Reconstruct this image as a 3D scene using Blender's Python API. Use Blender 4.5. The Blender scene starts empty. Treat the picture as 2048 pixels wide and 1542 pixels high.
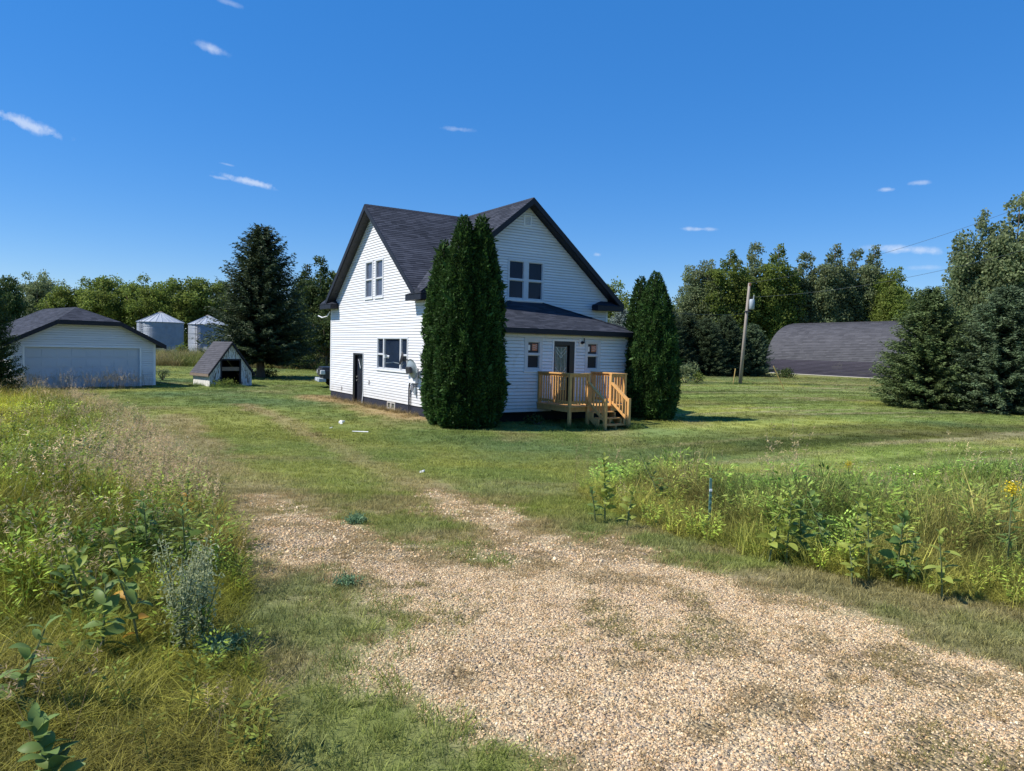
import bpy, math, random
import numpy as np
from mathutils import Vector, Matrix

scene = bpy.context.scene
COL = scene.collection
R = math.radians
rng = np.random.default_rng(7)
random.seed(7)

# ------------------------------------------------------------------ camera
F, PITCH, ROLL, HC = 1444.7, .0507, .0244, 2.435
cam = bpy.data.cameras.new('camera')
cam.sensor_fit = 'HORIZONTAL'; cam.sensor_width = 36
cam.lens = 36 * F / 2048
cam.clip_start = .05; cam.clip_end = 5000
camo = bpy.data.objects.new('camera', cam); COL.objects.link(camo)
camo.matrix_world = (Matrix.Translation((0, 0, HC)) @ Matrix.Rotation(R(90) - PITCH, 4, 'X') @ Matrix.Rotation(ROLL, 4, 'Z'))
scene.camera = camo

def ray(u, v):
    """direction of sight through a pixel of the 2048 px wide photograph"""
    du, dv = u - 1024, v - 771
    cr, sr = math.cos(ROLL), math.sin(ROLL)
    x = du * cr + dv * sr; y = -du * sr + dv * cr
    c, s = math.cos(PITCH), math.sin(PITCH)
    up = -y / F
    return np.array([x / F, c + up * s, -s + up * c])

# ------------------------------------------------------------------ light
SUN_EL, SUN_AZ = 52.0, 11.0      # shadows run towards azimuth 11 deg (almost +X)
world = bpy.data.worlds.new('World'); scene.world = world
world.use_nodes = True
nt = world.node_tree; nt.nodes.clear()
def N(nt, t, **kw):
    n = nt.nodes.new(t)
    for k, v in kw.items(): setattr(n, k, v)
    return n
def L(nt, a, b): nt.links.new(a, b)
out = N(nt, 'ShaderNodeOutputWorld'); bg = N(nt, 'ShaderNodeBackground')
bg.inputs['Strength'].default_value = .108
sky = N(nt, 'ShaderNodeTexSky', sky_type='NISHITA', sun_disc=False)
sky.sun_elevation = R(SUN_EL)
sky.sun_rotation = math.atan2(-math.cos(R(SUN_AZ)), -math.sin(R(SUN_AZ)))
sky.altitude = 300; sky.air_density = 1.0; sky.dust_density = 0.0; sky.ozone_density = 3.0
hs = N(nt, 'ShaderNodeHueSaturation'); hs.inputs['Saturation'].default_value = 1.39; hs.inputs['Value'].default_value = 1.06
hs.inputs['Hue'].default_value = .508
L(nt, sky.outputs[0], hs.inputs['Color'])
geo = N(nt, 'ShaderNodeTexCoord')
CLOUDS = [(40, 243, 78, 17, .22, 1.0), (418, 96, 34, 13, .15, .5), (497, 363, 60, 11, .12, 1.0), (437, 355, 26, 6, .05, .6),
          (915, 258, 36, 9, 0, .45), (1400, 458, 40, 7, .02, .7), (1776, 379, 22, 7, 0, .75), (1838, 366, 22, 7, 0, .55),
          (1808, 499, 72, 13, .08, .8), (1196, 509, 11, 7, 0, .6), (460, 6, 30, 8, .1, .3), (455, 329, 18, 4, .1, .4),
          (1850, 535, 34, 8, 0, .35)]
nz = N(nt, 'ShaderNodeTexNoise'); nz.inputs['Scale'].default_value = 46; nz.inputs['Detail'].default_value = 8
nz.inputs['Roughness'].default_value = .62
L(nt, geo.outputs['Generated'], nz.inputs['Vector'])
acc = None
def M(nt, op, a, b=None, c=None, clamp=False):
    n = N(nt, 'ShaderNodeMath', operation=op); n.use_clamp = clamp
    for k, v in enumerate((a, b, c)):
        if v is None: continue
        if isinstance(v, (int, float)): n.inputs[k].default_value = v
        else: L(nt, v, n.inputs[k])
    return n.outputs[0]
for (u, v, sx, sy, tilt, am) in CLOUDS:
    c = ray(u, v); c /= np.linalg.norm(c)
    r = np.cross(c, [0, 0, 1]); r /= np.linalg.norm(r); up = np.cross(r, c)
    ca, sa = math.cos(-tilt - .02), math.sin(-tilt - .02)
    r2 = r * ca + up * sa; u2 = -r * sa + up * ca
    def dot(vec):
        n = N(nt, 'ShaderNodeVectorMath', operation='DOT_PRODUCT'); L(nt, geo.outputs['Generated'], n.inputs[0])
        n.inputs[1].default_value = tuple(vec); return n.outputs['Value']
    xx = M(nt, 'POWER', M(nt, 'ABSOLUTE', M(nt, 'MULTIPLY', dot(r2), F / (sx * 1.15))), 2)
    yy = M(nt, 'POWER', M(nt, 'ABSOLUTE', M(nt, 'MULTIPLY', dot(u2), F / (sy * .85))), 2)
    d = M(nt, 'SQRT', M(nt, 'ADD', xx, yy))
    f = M(nt, 'SUBTRACT', 1.0, d, clamp=True)
    f = M(nt, 'MULTIPLY', f, M(nt, 'GREATER_THAN', dot(c), .5))
    f = M(nt, 'ADD', M(nt, 'MULTIPLY', f, 1.6), M(nt, 'MULTIPLY_ADD', nz.outputs[0], 3.8, -2.25))
    f = M(nt, 'MULTIPLY', M(nt, 'MULTIPLY', f, am, clamp=True), M(nt, 'GREATER_THAN', 1.0, d))
    f = M(nt, 'MULTIPLY', f, M(nt, 'MULTIPLY', M(nt, 'SUBTRACT', 1.0, d, clamp=True), 2.2, clamp=True))
    acc = f if acc is None else M(nt, 'MAXIMUM', acc, f)
mx = N(nt, 'ShaderNodeMix', data_type='RGBA'); L(nt, M(nt, 'MULTIPLY', acc, .62), mx.inputs[0])
sm = N(nt, 'ShaderNodeMix', data_type='RGBA'); sm.inputs[0].default_value = .47
L(nt, hs.outputs[0], sm.inputs[6]); sm.inputs[7].default_value = (.42, 1.85, 5.1, 1)
L(nt, sm.outputs[2], mx.inputs[6]); mx.inputs[7].default_value = (5.2, 5.8, 6.9, 1)
L(nt, mx.outputs[2], bg.inputs['Color']); L(nt, bg.outputs[0], out.inputs[0])

sun = bpy.data.lights.new('sun', 'SUN'); sun.energy = 4.9; sun.angle = R(.53); sun.color = (1, .945, .86)
suno = bpy.data.objects.new('sun', sun); COL.objects.link(suno)
ld = Vector((math.cos(R(SUN_AZ)) * math.cos(R(SUN_EL)), math.sin(R(SUN_AZ)) * math.cos(R(SUN_EL)), -math.sin(R(SUN_EL))))
suno.rotation_euler = ld.to_track_quat('-Z', 'Y').to_euler()
suno.location = (-30, 0, 40)
scene.view_settings.view_transform = 'Standard'; scene.view_settings.look = 'None'
scene.view_settings.gamma = 1; scene.view_settings.exposure = 0.45
scene.view_settings.use_curve_mapping = False
scene.cycles.max_bounces = 6; scene.cycles.transparent_max_bounces = 8
scene.cycles.diffuse_bounces = 3

# ------------------------------------------------------------------ noise and helpers
def smooth(a, b, x):
    t = np.clip((x - a) / (b - a), 0, 1); return t * t * (3 - 2 * t)
def hash2(ix, iy, seed):
    h = (ix.astype(np.int64) * 374761393 + iy.astype(np.int64) * 668265263 + seed * 1442695041) & 0xffffffff
    h = ((h ^ (h >> 13)) * 1274126177) & 0xffffffff
    h = (h ^ (h >> 16)) & 0xffffffff
    return h / 4294967295.0
def vn(x, y, s, seed=0):
    x = np.asarray(x, float) / s; y = np.asarray(y, float) / s
    ix = np.floor(x); iy = np.floor(y); fx = x - ix; fy = y - iy
    fx = fx * fx * (3 - 2 * fx); fy = fy * fy * (3 - 2 * fy)
    a = hash2(ix, iy, seed); b = hash2(ix + 1, iy, seed); c = hash2(ix, iy + 1, seed); d = hash2(ix + 1, iy + 1, seed)
    return (a * (1 - fx) + b * fx) * (1 - fy) + (c * (1 - fx) + d * fx) * fy
def fbm(x, y, s, seed=0, o=4):
    v = 0; am = 1; t = 0
    for k in range(o):
        v = v + vn(x, y, s / 2 ** k, seed + k) * am; t += am; am *= .55
    return v / t

def seg_dist(x, y, pts, closed=False):
    d = np.full(np.shape(x), 1e9); n = len(pts)
    for k in range(n if closed else n - 1):
        ax, ay = pts[k][:2]; bx, by = pts[(k + 1) % n][:2]
        vx, vy = bx - ax, by - ay; l2 = vx * vx + vy * vy + 1e-12
        t = np.clip(((x - ax) * vx + (y - ay) * vy) / l2, 0, 1)
        d = np.minimum(d, np.hypot(x - ax - t * vx, y - ay - t * vy))
    return d
def inside(x, y, pts):
    r = np.zeros(np.shape(x), bool); n = len(pts)
    for k in range(n):
        ax, ay = pts[k][:2]; bx, by = pts[(k + 1) % n][:2]
        c = ((ay > y) != (by > y)) & (x < (bx - ax) * (y - ay) / (by - ay + 1e-12) + ax)
        r ^= c
    return r
def sdf(x, y, pts):      # positive inside
    d = seg_dist(x, y, pts, True)
    return np.where(inside(x, y, pts), d, -d)

DITCH = [(.8, 13.5), (3.4, 11.0), (7.0, 8.6), (13, 6.2), (22, 3.5)]
def terrain(x, y):
    x = np.asarray(x, float); y = np.asarray(y, float)
    z = .82 * (1 - smooth(4.5, 18, y + .12 * x * (x > 0)))
    z = z + .10 * (fbm(x, y, 9, 3) - .5) * smooth(3, 10, y)
    d = seg_dist(x, y, DITCH)
    z = z - .38 * (1 - smooth(0, 2.4, d)) * smooth(.6, 3.0, x)
    z = z - .07 * np.exp(-((x - 3.6) ** 2 + (y - 21.8) ** 2) / 6)
    far = smooth(20, 30, y)
    z = z * (1 - far)
    return z
def W(u, v):
    """point of the ground seen at a pixel of the photograph"""
    d = ray(u, v); z = 0
    for k in range(25):
        t = (z - HC) / min(d[2], -1e-4); p = d * t
        z = .5 * z + .5 * float(terrain(p[0], p[1]))
    return np.array([p[0], p[1], float(terrain(p[0], p[1]))])
def at(u, D):
    """X,Y of a spot in pixel column u at depth D"""
    v = 771 - F * math.tan(PITCH) + (u - 1024) * math.tan(ROLL)
    d = ray(u, v); t = D / d[1]
    return np.array([d[0] * t, D, float(terrain(d[0] * t, D))])
WP = lambda pts: [tuple(W(*p)[:2]) for p in pts]

WL = {}
def empty(name, loc, rz=0):
    o = bpy.data.objects.new(name, None); COL.objects.link(o)
    o.location = loc; o.rotation_euler.z = rz; o.empty_display_size = .2
    WL[o] = np.array(loc, float); return o
def tag(o, label=None, cat=None, group=None, kind=None):
    if label: o['label'] = label
    if cat: o['category'] = cat
    if group: o['group'] = group
    if kind: o['kind'] = kind
    return o
def mobj(name, V, Fc, mat, parent=None, smooth_=False, origin=None):
    """one mesh object; V in world coordinates (parents are never rotated while building)"""
    me = bpy.data.meshes.new(name)
    base = WL.get(parent, np.zeros(3)) if parent is not None else np.zeros(3)
    org = np.array(origin, float) if origin is not None else base
    V = np.asarray(V, float).reshape(-1, 3) - org
    me.from_pydata([tuple(v) for v in V], [], [tuple(f) for f in Fc])
    me.materials.append(mat)
    if smooth_: me.polygons.foreach_set('use_smooth', [True] * len(me.polygons))
    me.update()
    o = bpy.data.objects.new(name, me); COL.objects.link(o)
    if parent is not None: o.parent = parent
    o.location = org - base; WL[o] = org
    return o
def quads(name, V, mat, parent=None, rnd=None, origin=None):
    """V (n,4,3) separate quads; rnd (n,) per quad"""
    me = bpy.data.meshes.new(name); n = len(V)
    base = WL.get(parent, np.zeros(3)) if parent is not None else np.zeros(3)
    V = (np.asarray(V, float) - base).astype(np.float32)
    me.vertices.add(4 * n); me.vertices.foreach_set('co', V.reshape(-1))
    me.loops.add(4 * n); me.loops.foreach_set('vertex_index', np.arange(4 * n, dtype=np.int32))
    me.polygons.add(n); me.polygons.foreach_set('loop_start', np.arange(0, 4 * n, 4, dtype=np.int32))
    me.update(calc_edges=True)
    if rnd is not None:
        a = me.attributes.new('rnd', 'FLOAT', 'POINT'); a.data.foreach_set('value', np.repeat(np.asarray(rnd, np.float32), 4))
    me.materials.append(mat)
    o = bpy.data.objects.new(name, me); COL.objects.link(o)
    if parent is not None: o.parent = parent
    WL[o] = base
    return o
class MB:
    def __init__(s): s.v = []; s.f = []
    def add(s, V, Fc):
        k = len(s.v); s.v += [tuple(map(float, p)) for p in V]; s.f += [tuple(i + k for i in f) for f in Fc]; return s
    def obox(s, o, ux, uy, uz, x0, x1, y0, y1, z0, z1):
        o, ux, uy, uz = map(lambda q: np.array(q, float), (o, ux, uy, uz))
        P = [o + ux * x + uy * y + uz * z for z in (z0, z1) for y in (y0, y1) for x in (x0, x1)]
        Fc = [(0, 2, 3, 1), (4, 5, 7, 6), (0, 1, 5, 4), (2, 6, 7, 3), (0, 4, 6, 2), (1, 3, 7, 5)]
        if np.dot(np.cross(ux, uy), uz) < 0: Fc = [f[::-1] for f in Fc]
        return s.add(P, Fc)
    def prism(s, poly, ext):
        poly = [np.array(p, float) for p in poly]; ext = np.array(ext, float); n = len(poly)
        nn = np.zeros(3)
        for k in range(n): nn += np.cross(poly[k], poly[(k + 1) % n])
        if np.dot(nn, ext) > 0: poly = poly[::-1]
        V = poly + [p + ext for p in poly]
        return s.add(V, [tuple(range(n)), tuple(range(2 * n - 1, n - 1, -1))] + [(k, k + n, (k + 1) % n + n, (k + 1) % n) for k in range(n)])
    def tube(s, pts, rad, n=8, cap=True):
        pts = [np.array(p, float) for p in pts]
        if not hasattr(rad, '__len__'): rad = [rad] * len(pts)
        base = len(s.v); prev = None
        for k, p in enumerate(pts):
            t = pts[min(k + 1, len(pts) - 1)] - pts[max(k - 1, 0)]; t /= np.linalg.norm(t) + 1e-9
            h = prev if prev is not None else (np.array([1., 0, 0]) if abs(t[0]) < .8 else np.array([0, 1., 0]))
            e1 = h - t * np.dot(h, t); e1 /= np.linalg.norm(e1); prev = e1
            e2 = np.cross(t, e1)
            for q in range(n):
                an = 2 * math.pi * q / n
                s.v.append(tuple(p + (e1 * math.cos(an) + e2 * math.sin(an)) * rad[k]))
        for k in range(len(pts) - 1):
            for q in range(n):
                a0 = base + k * n + q; a1 = base + k * n + (q + 1) % n
                s.f.append((a0, a1, a1 + n, a0 + n))
        if cap:
            s.f.append(tuple(base + q for q in range(n - 1, -1, -1)))
            s.f.append(tuple(base + (len(pts) - 1) * n + q for q in range(n)))
        return s
    def build(s, name, mat, parent=None, sm=False, origin=None):
        return mobj(name, s.v, s.f, mat, parent, sm, origin)
def copy_tree(o, parent=None):
    c = o.copy(); COL.objects.link(c); c.parent = parent
    for ch in [x for x in o.children]: copy_tree(ch, c)
    return c

# ------------------------------------------------------------------ materials
def mat(name, col, rough=.7, var=.12, scale=6, bump=0, bscale=60, metallic=0, spec=.4, stretch=(1, 1, 1), col2=None, thr=(.45, .6)):
    m = bpy.data.materials.new(name); m.use_nodes = True; t = m.node_tree
    p = t.nodes['Principled BSDF']; p.inputs['Roughness'].default_value = rough; p.inputs['Metallic'].default_value = metallic
    p.inputs['Specular IOR Level'].default_value = spec
    tc = N(t, 'ShaderNodeTexCoord'); mp = N(t, 'ShaderNodeMapping'); mp.inputs['Scale'].default_value = stretch
    L(t, tc.outputs['Object'], mp.inputs[0])
    n1 = N(t, 'ShaderNodeTexNoise'); n1.inputs['Scale'].default_value = scale; n1.inputs['Detail'].default_value = 6
    n1.inputs['Roughness'].default_value = .6
    L(t, mp.outputs[0], n1.inputs['Vector'])
    r = N(t, 'ShaderNodeValToRGB'); e = r.color_ramp.elements
    e[0].position, e[1].position = .3, .7
    e[0].color = tuple(c * (1 - var) for c in col) + (1,); e[1].color = tuple(min(1, c * (1 + var)) for c in col) + (1,)
    L(t, n1.outputs[0], r.inputs[0]); c = r.outputs[0]
    if col2 is not None:
        n2 = N(t, 'ShaderNodeTexNoise'); n2.inputs['Scale'].default_value = scale * 2.3; n2.inputs['Detail'].default_value = 8
        L(t, mp.outputs[0], n2.inputs['Vector'])
        r2 = N(t, 'ShaderNodeValToRGB'); r2.color_ramp.elements[0].position, r2.color_ramp.elements[1].position = thr
        L(t, n2.outputs[0], r2.inputs[0])
        mm = N(t, 'ShaderNodeMix', data_type='RGBA'); L(t, r2.outputs[0], mm.inputs[0]); L(t, c, mm.inputs[6])
        mm.inputs[7].default_value = tuple(col2) + (1,); c = mm.outputs[2]
    L(t, c, p.inputs['Base Color'])
    if bump:
        n3 = N(t, 'ShaderNodeTexNoise'); n3.inputs['Scale'].default_value = bscale; n3.inputs['Detail'].default_value = 5
        L(t, mp.outputs[0], n3.inputs['Vector'])
        b = N(t, 'ShaderNodeBump'); b.inputs['Strength'].default_value = bump; b.inputs['Distance'].default_value = .01
        L(t, n3.outputs[0], b.inputs['Height']); L(t, b.outputs[0], p.inputs['Normal'])
    return m
def leafmat(name, dark, light, trans=.3, extra=None, rough=.55, inst=False, vn_=None, sat=None):
    m = bpy.data.materials.new(name); m.use_nodes = True; t = m.node_tree
    p = t.nodes['Principled BSDF']; p.inputs['Roughness'].default_value = rough; p.inputs['Specular IOR Level'].default_value = .12
    o = t.nodes['Material Output']
    a = N(t, 'ShaderNodeAttribute', attribute_name='rnd')
    r = N(t, 'ShaderNodeValToRGB'); e = r.color_ramp.elements
    e[0].color = tuple(dark) + (1,); e[1].color = tuple(light) + (1,)
    if extra:
        for pos, c in extra:
            q = e.new(pos); q.color = tuple(c) + (1,)
    L(t, a.outputs['Fac'], r.inputs[0]); c = r.outputs[0]
    oi = N(t, 'ShaderNodeObjectInfo')
    if inst:
        ta = N(t, 'ShaderNodeAttribute', attribute_name='tint', attribute_type='INSTANCER')
        mm = N(t, 'ShaderNodeMix', data_type='RGBA', blend_type='MULTIPLY'); mm.inputs[0].default_value = 1
        L(t, c, mm.inputs[6]); L(t, ta.outputs['Color'], mm.inputs[7]); c = mm.outputs[2]
    else:
        tc = N(t, 'ShaderNodeTexCoord'); n1 = N(t, 'ShaderNodeTexNoise'); n1.inputs['Scale'].default_value = .55 if vn_ is None else vn_
        L(t, tc.outputs['Object'], n1.inputs['Vector'])
        hv = N(t, 'ShaderNodeHueSaturation')
        L(t, M(t, 'MULTIPLY_ADD', n1.outputs[0], .05, .475), hv.inputs['Hue'])
        L(t, M(t, 'ADD', M(t, 'MULTIPLY_ADD', n1.outputs[0], .9, .45), M(t, 'MULTIPLY_ADD', oi.outputs['Random'], .24, -.12)), hv.inputs['Value'])
        L(t, c, hv.inputs['Color']); c = hv.outputs[0]
    L(t, c, p.inputs['Base Color'])
    tr = N(t, 'ShaderNodeBsdfTranslucent'); L(t, c, tr.inputs['Color'])
    ms = N(t, 'ShaderNodeMixShader'); ms.inputs[0].default_value = trans
    L(t, p.outputs[0], ms.inputs[1]); L(t, tr.outputs[0], ms.inputs[2]); L(t, ms.outputs[0], o.inputs[0])
    return m

WFRAME = mat('window_frame_paint', (.56, .58, .61), .5, .06, 5)
WHITE = mat('white_siding', (.70, .71, .73), .55, .03, 1.2, .06, 40, stretch=(1, 1, 1), col2=(.68, .68, .66), thr=(.60, .80))
def weather(m, z0, z1, dirt, base=.0):
    t = m.node_tree; p = t.nodes['Principled BSDF']; src = p.inputs['Base Color'].links[0].from_socket
    tc = N(t, 'ShaderNodeTexCoord'); sx = N(t, 'ShaderNodeSeparateXYZ'); L(t, tc.outputs['Object'], sx.inputs[0])
    n1 = N(t, 'ShaderNodeTexNoise'); n1.inputs['Scale'].default_value = 3.1; n1.inputs['Detail'].default_value = 9; L(t, tc.outputs['Object'], n1.inputs['Vector'])
    mr = N(t, 'ShaderNodeMapRange'); L(t, M(t, 'ADD', sx.outputs['Z'], M(t, 'MULTIPLY_ADD', n1.outputs[0], -.9, .45)), mr.inputs[0])
    mr.inputs[1].default_value = z0; mr.inputs[2].default_value = z1; mr.inputs[3].default_value = .42; mr.inputs[4].default_value = base
    mm = N(t, 'ShaderNodeMix', data_type='RGBA'); L(t, mr.outputs[0], mm.inputs[0]); L(t, src, mm.inputs[6]); mm.inputs[7].default_value = tuple(dirt) + (1,)
    oi = N(t, 'ShaderNodeObjectInfo'); hv = N(t, 'ShaderNodeHueSaturation'); L(t, M(t, 'MULTIPLY_ADD', oi.outputs['Random'], .09, .93), hv.inputs['Value']); L(t, mm.outputs[2], hv.inputs['Color'])
    L(t, hv.outputs[0], p.inputs['Base Color'])
weather(WHITE, .25, .95, (.42, .38, .31))
PWHITE = mat('painted_wood_white', (.74, .76, .79), .6, .04, 1.6, .15, 70, col2=(.60, .60, .58), thr=(.58, .76))
weather(PWHITE, .25, .9, (.40, .37, .31))
TRIMW = mat('white_trim', (.78, .79, .80), .45, .03, 5)
NAVY = mat('dark_navy_trim', (.0075, .0095, .018), .6, .25, 5, .1, 30)
FOUND = mat('painted_foundation', (.018, .021, .036), .75, .25, 3, .4, 25, col2=(.06, .055, .05), thr=(.60, .78))
BLACKM = mat('black_paint', (.010, .010, .014), .35, .2, 6)
GLASS = mat('window_glass', (.012, .020, .040), .05, .2, 2, spec=.18)
GLASSG = mat('grey_screen_glass', (.07, .08, .12), .25, .2, 4, spec=.5)
INTER = mat('dark_interior', (.012, .012, .012), .9, .2, 2)
PINE = mat('treated_pine', (.64, .35, .12), .65, .16, 3.5, .15, 60, stretch=(4, 4, .8), col2=(.48, .26, .10), thr=(.55, .7))
GALV = mat('galvanised_steel', (.24, .27, .32), .5, .12, 1.5, metallic=.25, spec=.5)
GALVR = mat('galvanised_roof', (.38, .41, .45), .5, .08, 1.0, metallic=.2, spec=.5)
GREYM = mat('grey_paint_metal', (.33, .38, .42), .5, .1, 9)
BARK = mat('bark', (.11, .085, .065), .9, .3, 9, .8, 18, stretch=(1, 1, .3))
BARKL = mat('pale_bark', (.22, .20, .17), .9, .3, 6, .6, 18, stretch=(1, 1, .3))
POLEW = mat('weathered_pole_wood', (.27, .235, .20), .9, .22, 6, .5, 30, stretch=(3, 3, .3))
CONC = mat('concrete', (.42, .40, .37), .9, .12, 8, .4, 50)
BRICKM = mat('old_brick', (.30, .19, .14), .9, .2, 12, .4, 50)
PEEL = mat('peeling_white_paint', (.58, .61, .62), .8, .08, 3, .5, 30, stretch=(3, 3, .5), col2=(.16, .14, .12), thr=(.53, .57))
SUNNY_WHITE = mat('sun_tinted_white_boards', (.74, .72, .66), .8, .06, 3, .3, 30, stretch=(3, 3, .5), col2=(.45, .42, .36), thr=(.62, .68))  # paler, warmer white for the shed's lit side: sunlight put into the colour
OLDWOOD = mat('grey_weathered_board', (.22, .17, .13), .85, .2, 5, .4, 30, stretch=(1, 1, 4))
GDOOR = mat('garage_door_paint', (.50, .54, .60), .5, .03, 1, .05, 40)

def shingle_mat(name, c1, c2, sc=(1, 1, 1)):
    m = bpy.data.materials.new(name); m.use_nodes = True; t = m.node_tree
    p = t.nodes['Principled BSDF']; p.inputs['Roughness'].default_value = .9; p.inputs['Specular IOR Level'].default_value = .15
    a = N(t, 'ShaderNodeAttribute', attribute_name='rnd')
    tc = N(t, 'ShaderNodeTexCoord'); n1 = N(t, 'ShaderNodeTexNoise'); n1.inputs['Scale'].default_value = 45; n1.inputs['Detail'].default_value = 4
    L(t, tc.outputs['Object'], n1.inputs['Vector'])
    n2 = N(t, 'ShaderNodeTexNoise'); n2.inputs['Scale'].default_value = .7; L(t, tc.outputs['Object'], n2.inputs['Vector'])
    f = M(t, 'ADD', M(t, 'MULTIPLY', a.outputs['Fac'], .42), M(t, 'ADD', M(t, 'MULTIPLY', n1.outputs[0], .45), M(t, 'MULTIPLY_ADD', n2.outputs[0], .5, -.2)))
    r = N(t, 'ShaderNodeValToRGB'); e = r.color_ramp.elements
    e[0].position, e[1].position = .1, .95
    e[0].color = tuple(c1) + (1,); e[1].color = tuple(c2) + (1,)
    L(t, f, r.inputs[0]); L(t, r.outputs[0], p.inputs['Base Color'])
    b = N(t, 'ShaderNodeBump'); b.inputs['Strength'].default_value = .5; b.inputs['Distance'].default_value = .006
    L(t, n1.outputs[0], b.inputs['Height']); L(t, b.outputs[0], p.inputs['Normal'])
    return m
SHING = shingle_mat('charcoal_shingles', (.018, .022, .032), (.078, .086, .112))
SHINGQ = shingle_mat('grey_barn_shingles', (.060, .061, .070), (.105, .105, .118))

# ------------------------------------------------------------------ ground regions (world XY)
GRAVEL = WP([(480, 990), (530, 1080), (600, 1130), (670, 1210), (725, 1290), (780, 1380), (830, 1480), (870, 1560), (960, 1900)]) + \
    [(9, .3), (14, 2.0)] + WP([(2300, 1330), (2048, 1285), (1800, 1235), (1600, 1192), (1400, 1140), (1200, 1088), (1050, 1036), (965, 1004), (880, 978), (835, 975), (860, 1005), (910, 1050), (830, 1062), (760, 1048), (650, 1015), (560, 985)])
TRACK1 = WP([(560, 1020), (470, 950), (410, 895), (375, 860), (350, 830)])
TRACK2 = WP([(1080, 1070), (930, 1008), (800, 950), (690, 900), (610, 862), (550, 832), (480, 808)])
HUMP = WP([(980, 1120), (880, 1085), (760, 1040), (620, 970), (520, 915)])
DITCHG = WP([(1165, 985), (1230, 1022), (1330, 1062), (1500, 1108), (1700, 1152), (1900, 1188), (2060, 1218)]) + [(14, 3.6), (26, 1.5), (34, 12)] + \
    WP([(2048, 938), (1900, 958), (1750, 975), (1560, 980), (1400, 985), (1230, 970)])
MEADOW = WP([(520, 1700), (490, 1542), (455, 1400), (440, 1290), (450, 1200), (440, 1100), (410, 1010), (375, 945), (345, 905), (310, 865), (262, 835), (200, 806), (130, 788)]) + \
    [(-26, 31), (-40, 30), (-40, 0), (-2, -1)]
HC_, HS_ = math.cos(.5723), math.sin(.5723)
HA = np.array([-HS_, HC_, 0]); HB = np.array([HC_, HS_, 0]); HO = np.array([-3.02, 24.967, 0.])
WALLA = [tuple(HO[:2] - HB[:2] * .2), tuple((HO + HA * 9.9 - HB * .2)[:2])]
def hx(i, j, z): return HO + HA * i + HB * j + np.array([0, 0, z])

def masks(x, y):
    n = fbm(x, y, .9, 11) - .5; n2 = fbm(x, y, 2.6, 12) - .5; n3 = fbm(x, y, .25, 19, 3) - .5
    g = sdf(x, y, GRAVEL)
    grav = smooth(-.35, .45, g + 1.3 * n + 1.0 * n2 + .5 * n3)
    t1 = 1 - smooth(.15, .75, seg_dist(x, y, TRACK1) + 1.1 * n); t2 = 1 - smooth(.1, .6, seg_dist(x, y, TRACK2) + 1.1 * n)
    grav = grav * (1 - .42 * smooth(5.0, 9.5, y + .22 * x))
    tr = np.maximum(t1 * (.45 + .8 * vn(x, y, 1.7, 31)), t2 * (.35 + .8 * vn(x, y, 1.9, 32)))
    hump = (1 - smooth(.05, .55, seg_dist(x, y, HUMP) + .9 * n))
    grav = np.clip(grav * (1 - .55 * hump), 0, 1)
    return grav, np.clip(tr, 0, 1)
def mixc(a, b, t): return a * (1 - t[..., None]) + b * t[..., None]
C3 = lambda *c: np.array(c, float)
def lawn_col(x, y):
    """colour of the mown grass"""
    x = np.asarray(x, float); y = np.asarray(y, float)
    g = np.broadcast_to(C3(.135, .172, .046), x.shape + (3,)).copy()
    b1 = fbm(x, y, 5, 41); b2 = fbm(x, y, 1.6, 42); b3 = fbm(x, y, 11, 43)
    g = mixc(g, C3(.190, .205, .050), smooth(.42, .70, b1))
    g = mixc(g, C3(.082, .135, .055), smooth(.5, .75, b3) * .8)
    dry = smooth(.52, .75, fbm(x, y, 3.2, 44) * .6 + b2 * .4)
    g = mixc(g, C3(.225, .190, .095), dry * .55)
    # the lawn to the right: sweeping mower passes
    q = -.60 * x + .80 * y + .012 * (x - 4) ** 2
    st = 1.1 * (vn(q, x * .05, .60, 51) - .5) + 1.0 * (vn(q, x * .03, 1.9, 52) - .5)
    rt = smooth(-2, 8, x) * smooth(10, 15, y)
    g = g * (1 + (.85 * st * rt))[..., None]
    g = mixc(g, C3(.27, .245, .13), smooth(.60, .85, vn(q, x * .12, .7, 53)) * rt * .8 * smooth(.30, .55, fbm(x, y, 4, 54)))
    # left lawn passes, seen edge on
    q2 = .25 * x + y
    st2 = vn(q2, q2 * 0, 1.1, 55) - .5
    g = g * (1 + .35 * st2 * smooth(18, 24, y) * (1 - smooth(-4, 2, x)))[..., None]
    nr = 1 - smooth(7, 12, y)
    g = mixc(g, C3(.155, .195, .040), nr * smooth(.50, .62, fbm(x, y, .55, 62)) * .9)
    g = mixc(g, C3(.23, .185, .095), nr * smooth(.50, .64, fbm(x, y, .7, 63)) * .7)
    grav, tr = masks(x, y)
    g = mixc(g, C3(.26, .20, .105), tr * .75)
    # trodden, scorched grass beside the wall of the house
    dw = seg_dist(x, y, WALLA) + 2.2 * (fbm(x, y, 1.3, 61) - .5)
    g = mixc(g, C3(.33, .235, .125), (1 - smooth(.3, 1.9, dw)) * .85)
    # straw edge of the verge along the gravel
    e = 1 - smooth(.1, 1.3, np.abs(sdf(x, y, GRAVEL)))
    g = mixc(g, C3(.24, .215, .12), e * .25 * smooth(.35, .6, b2))
    g = mixc(g, C3(.20, .19, .105), (1 - smooth(0, 1.6, np.abs(sdf(x, y, MEADOW)))) * .3)
    return g
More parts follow.
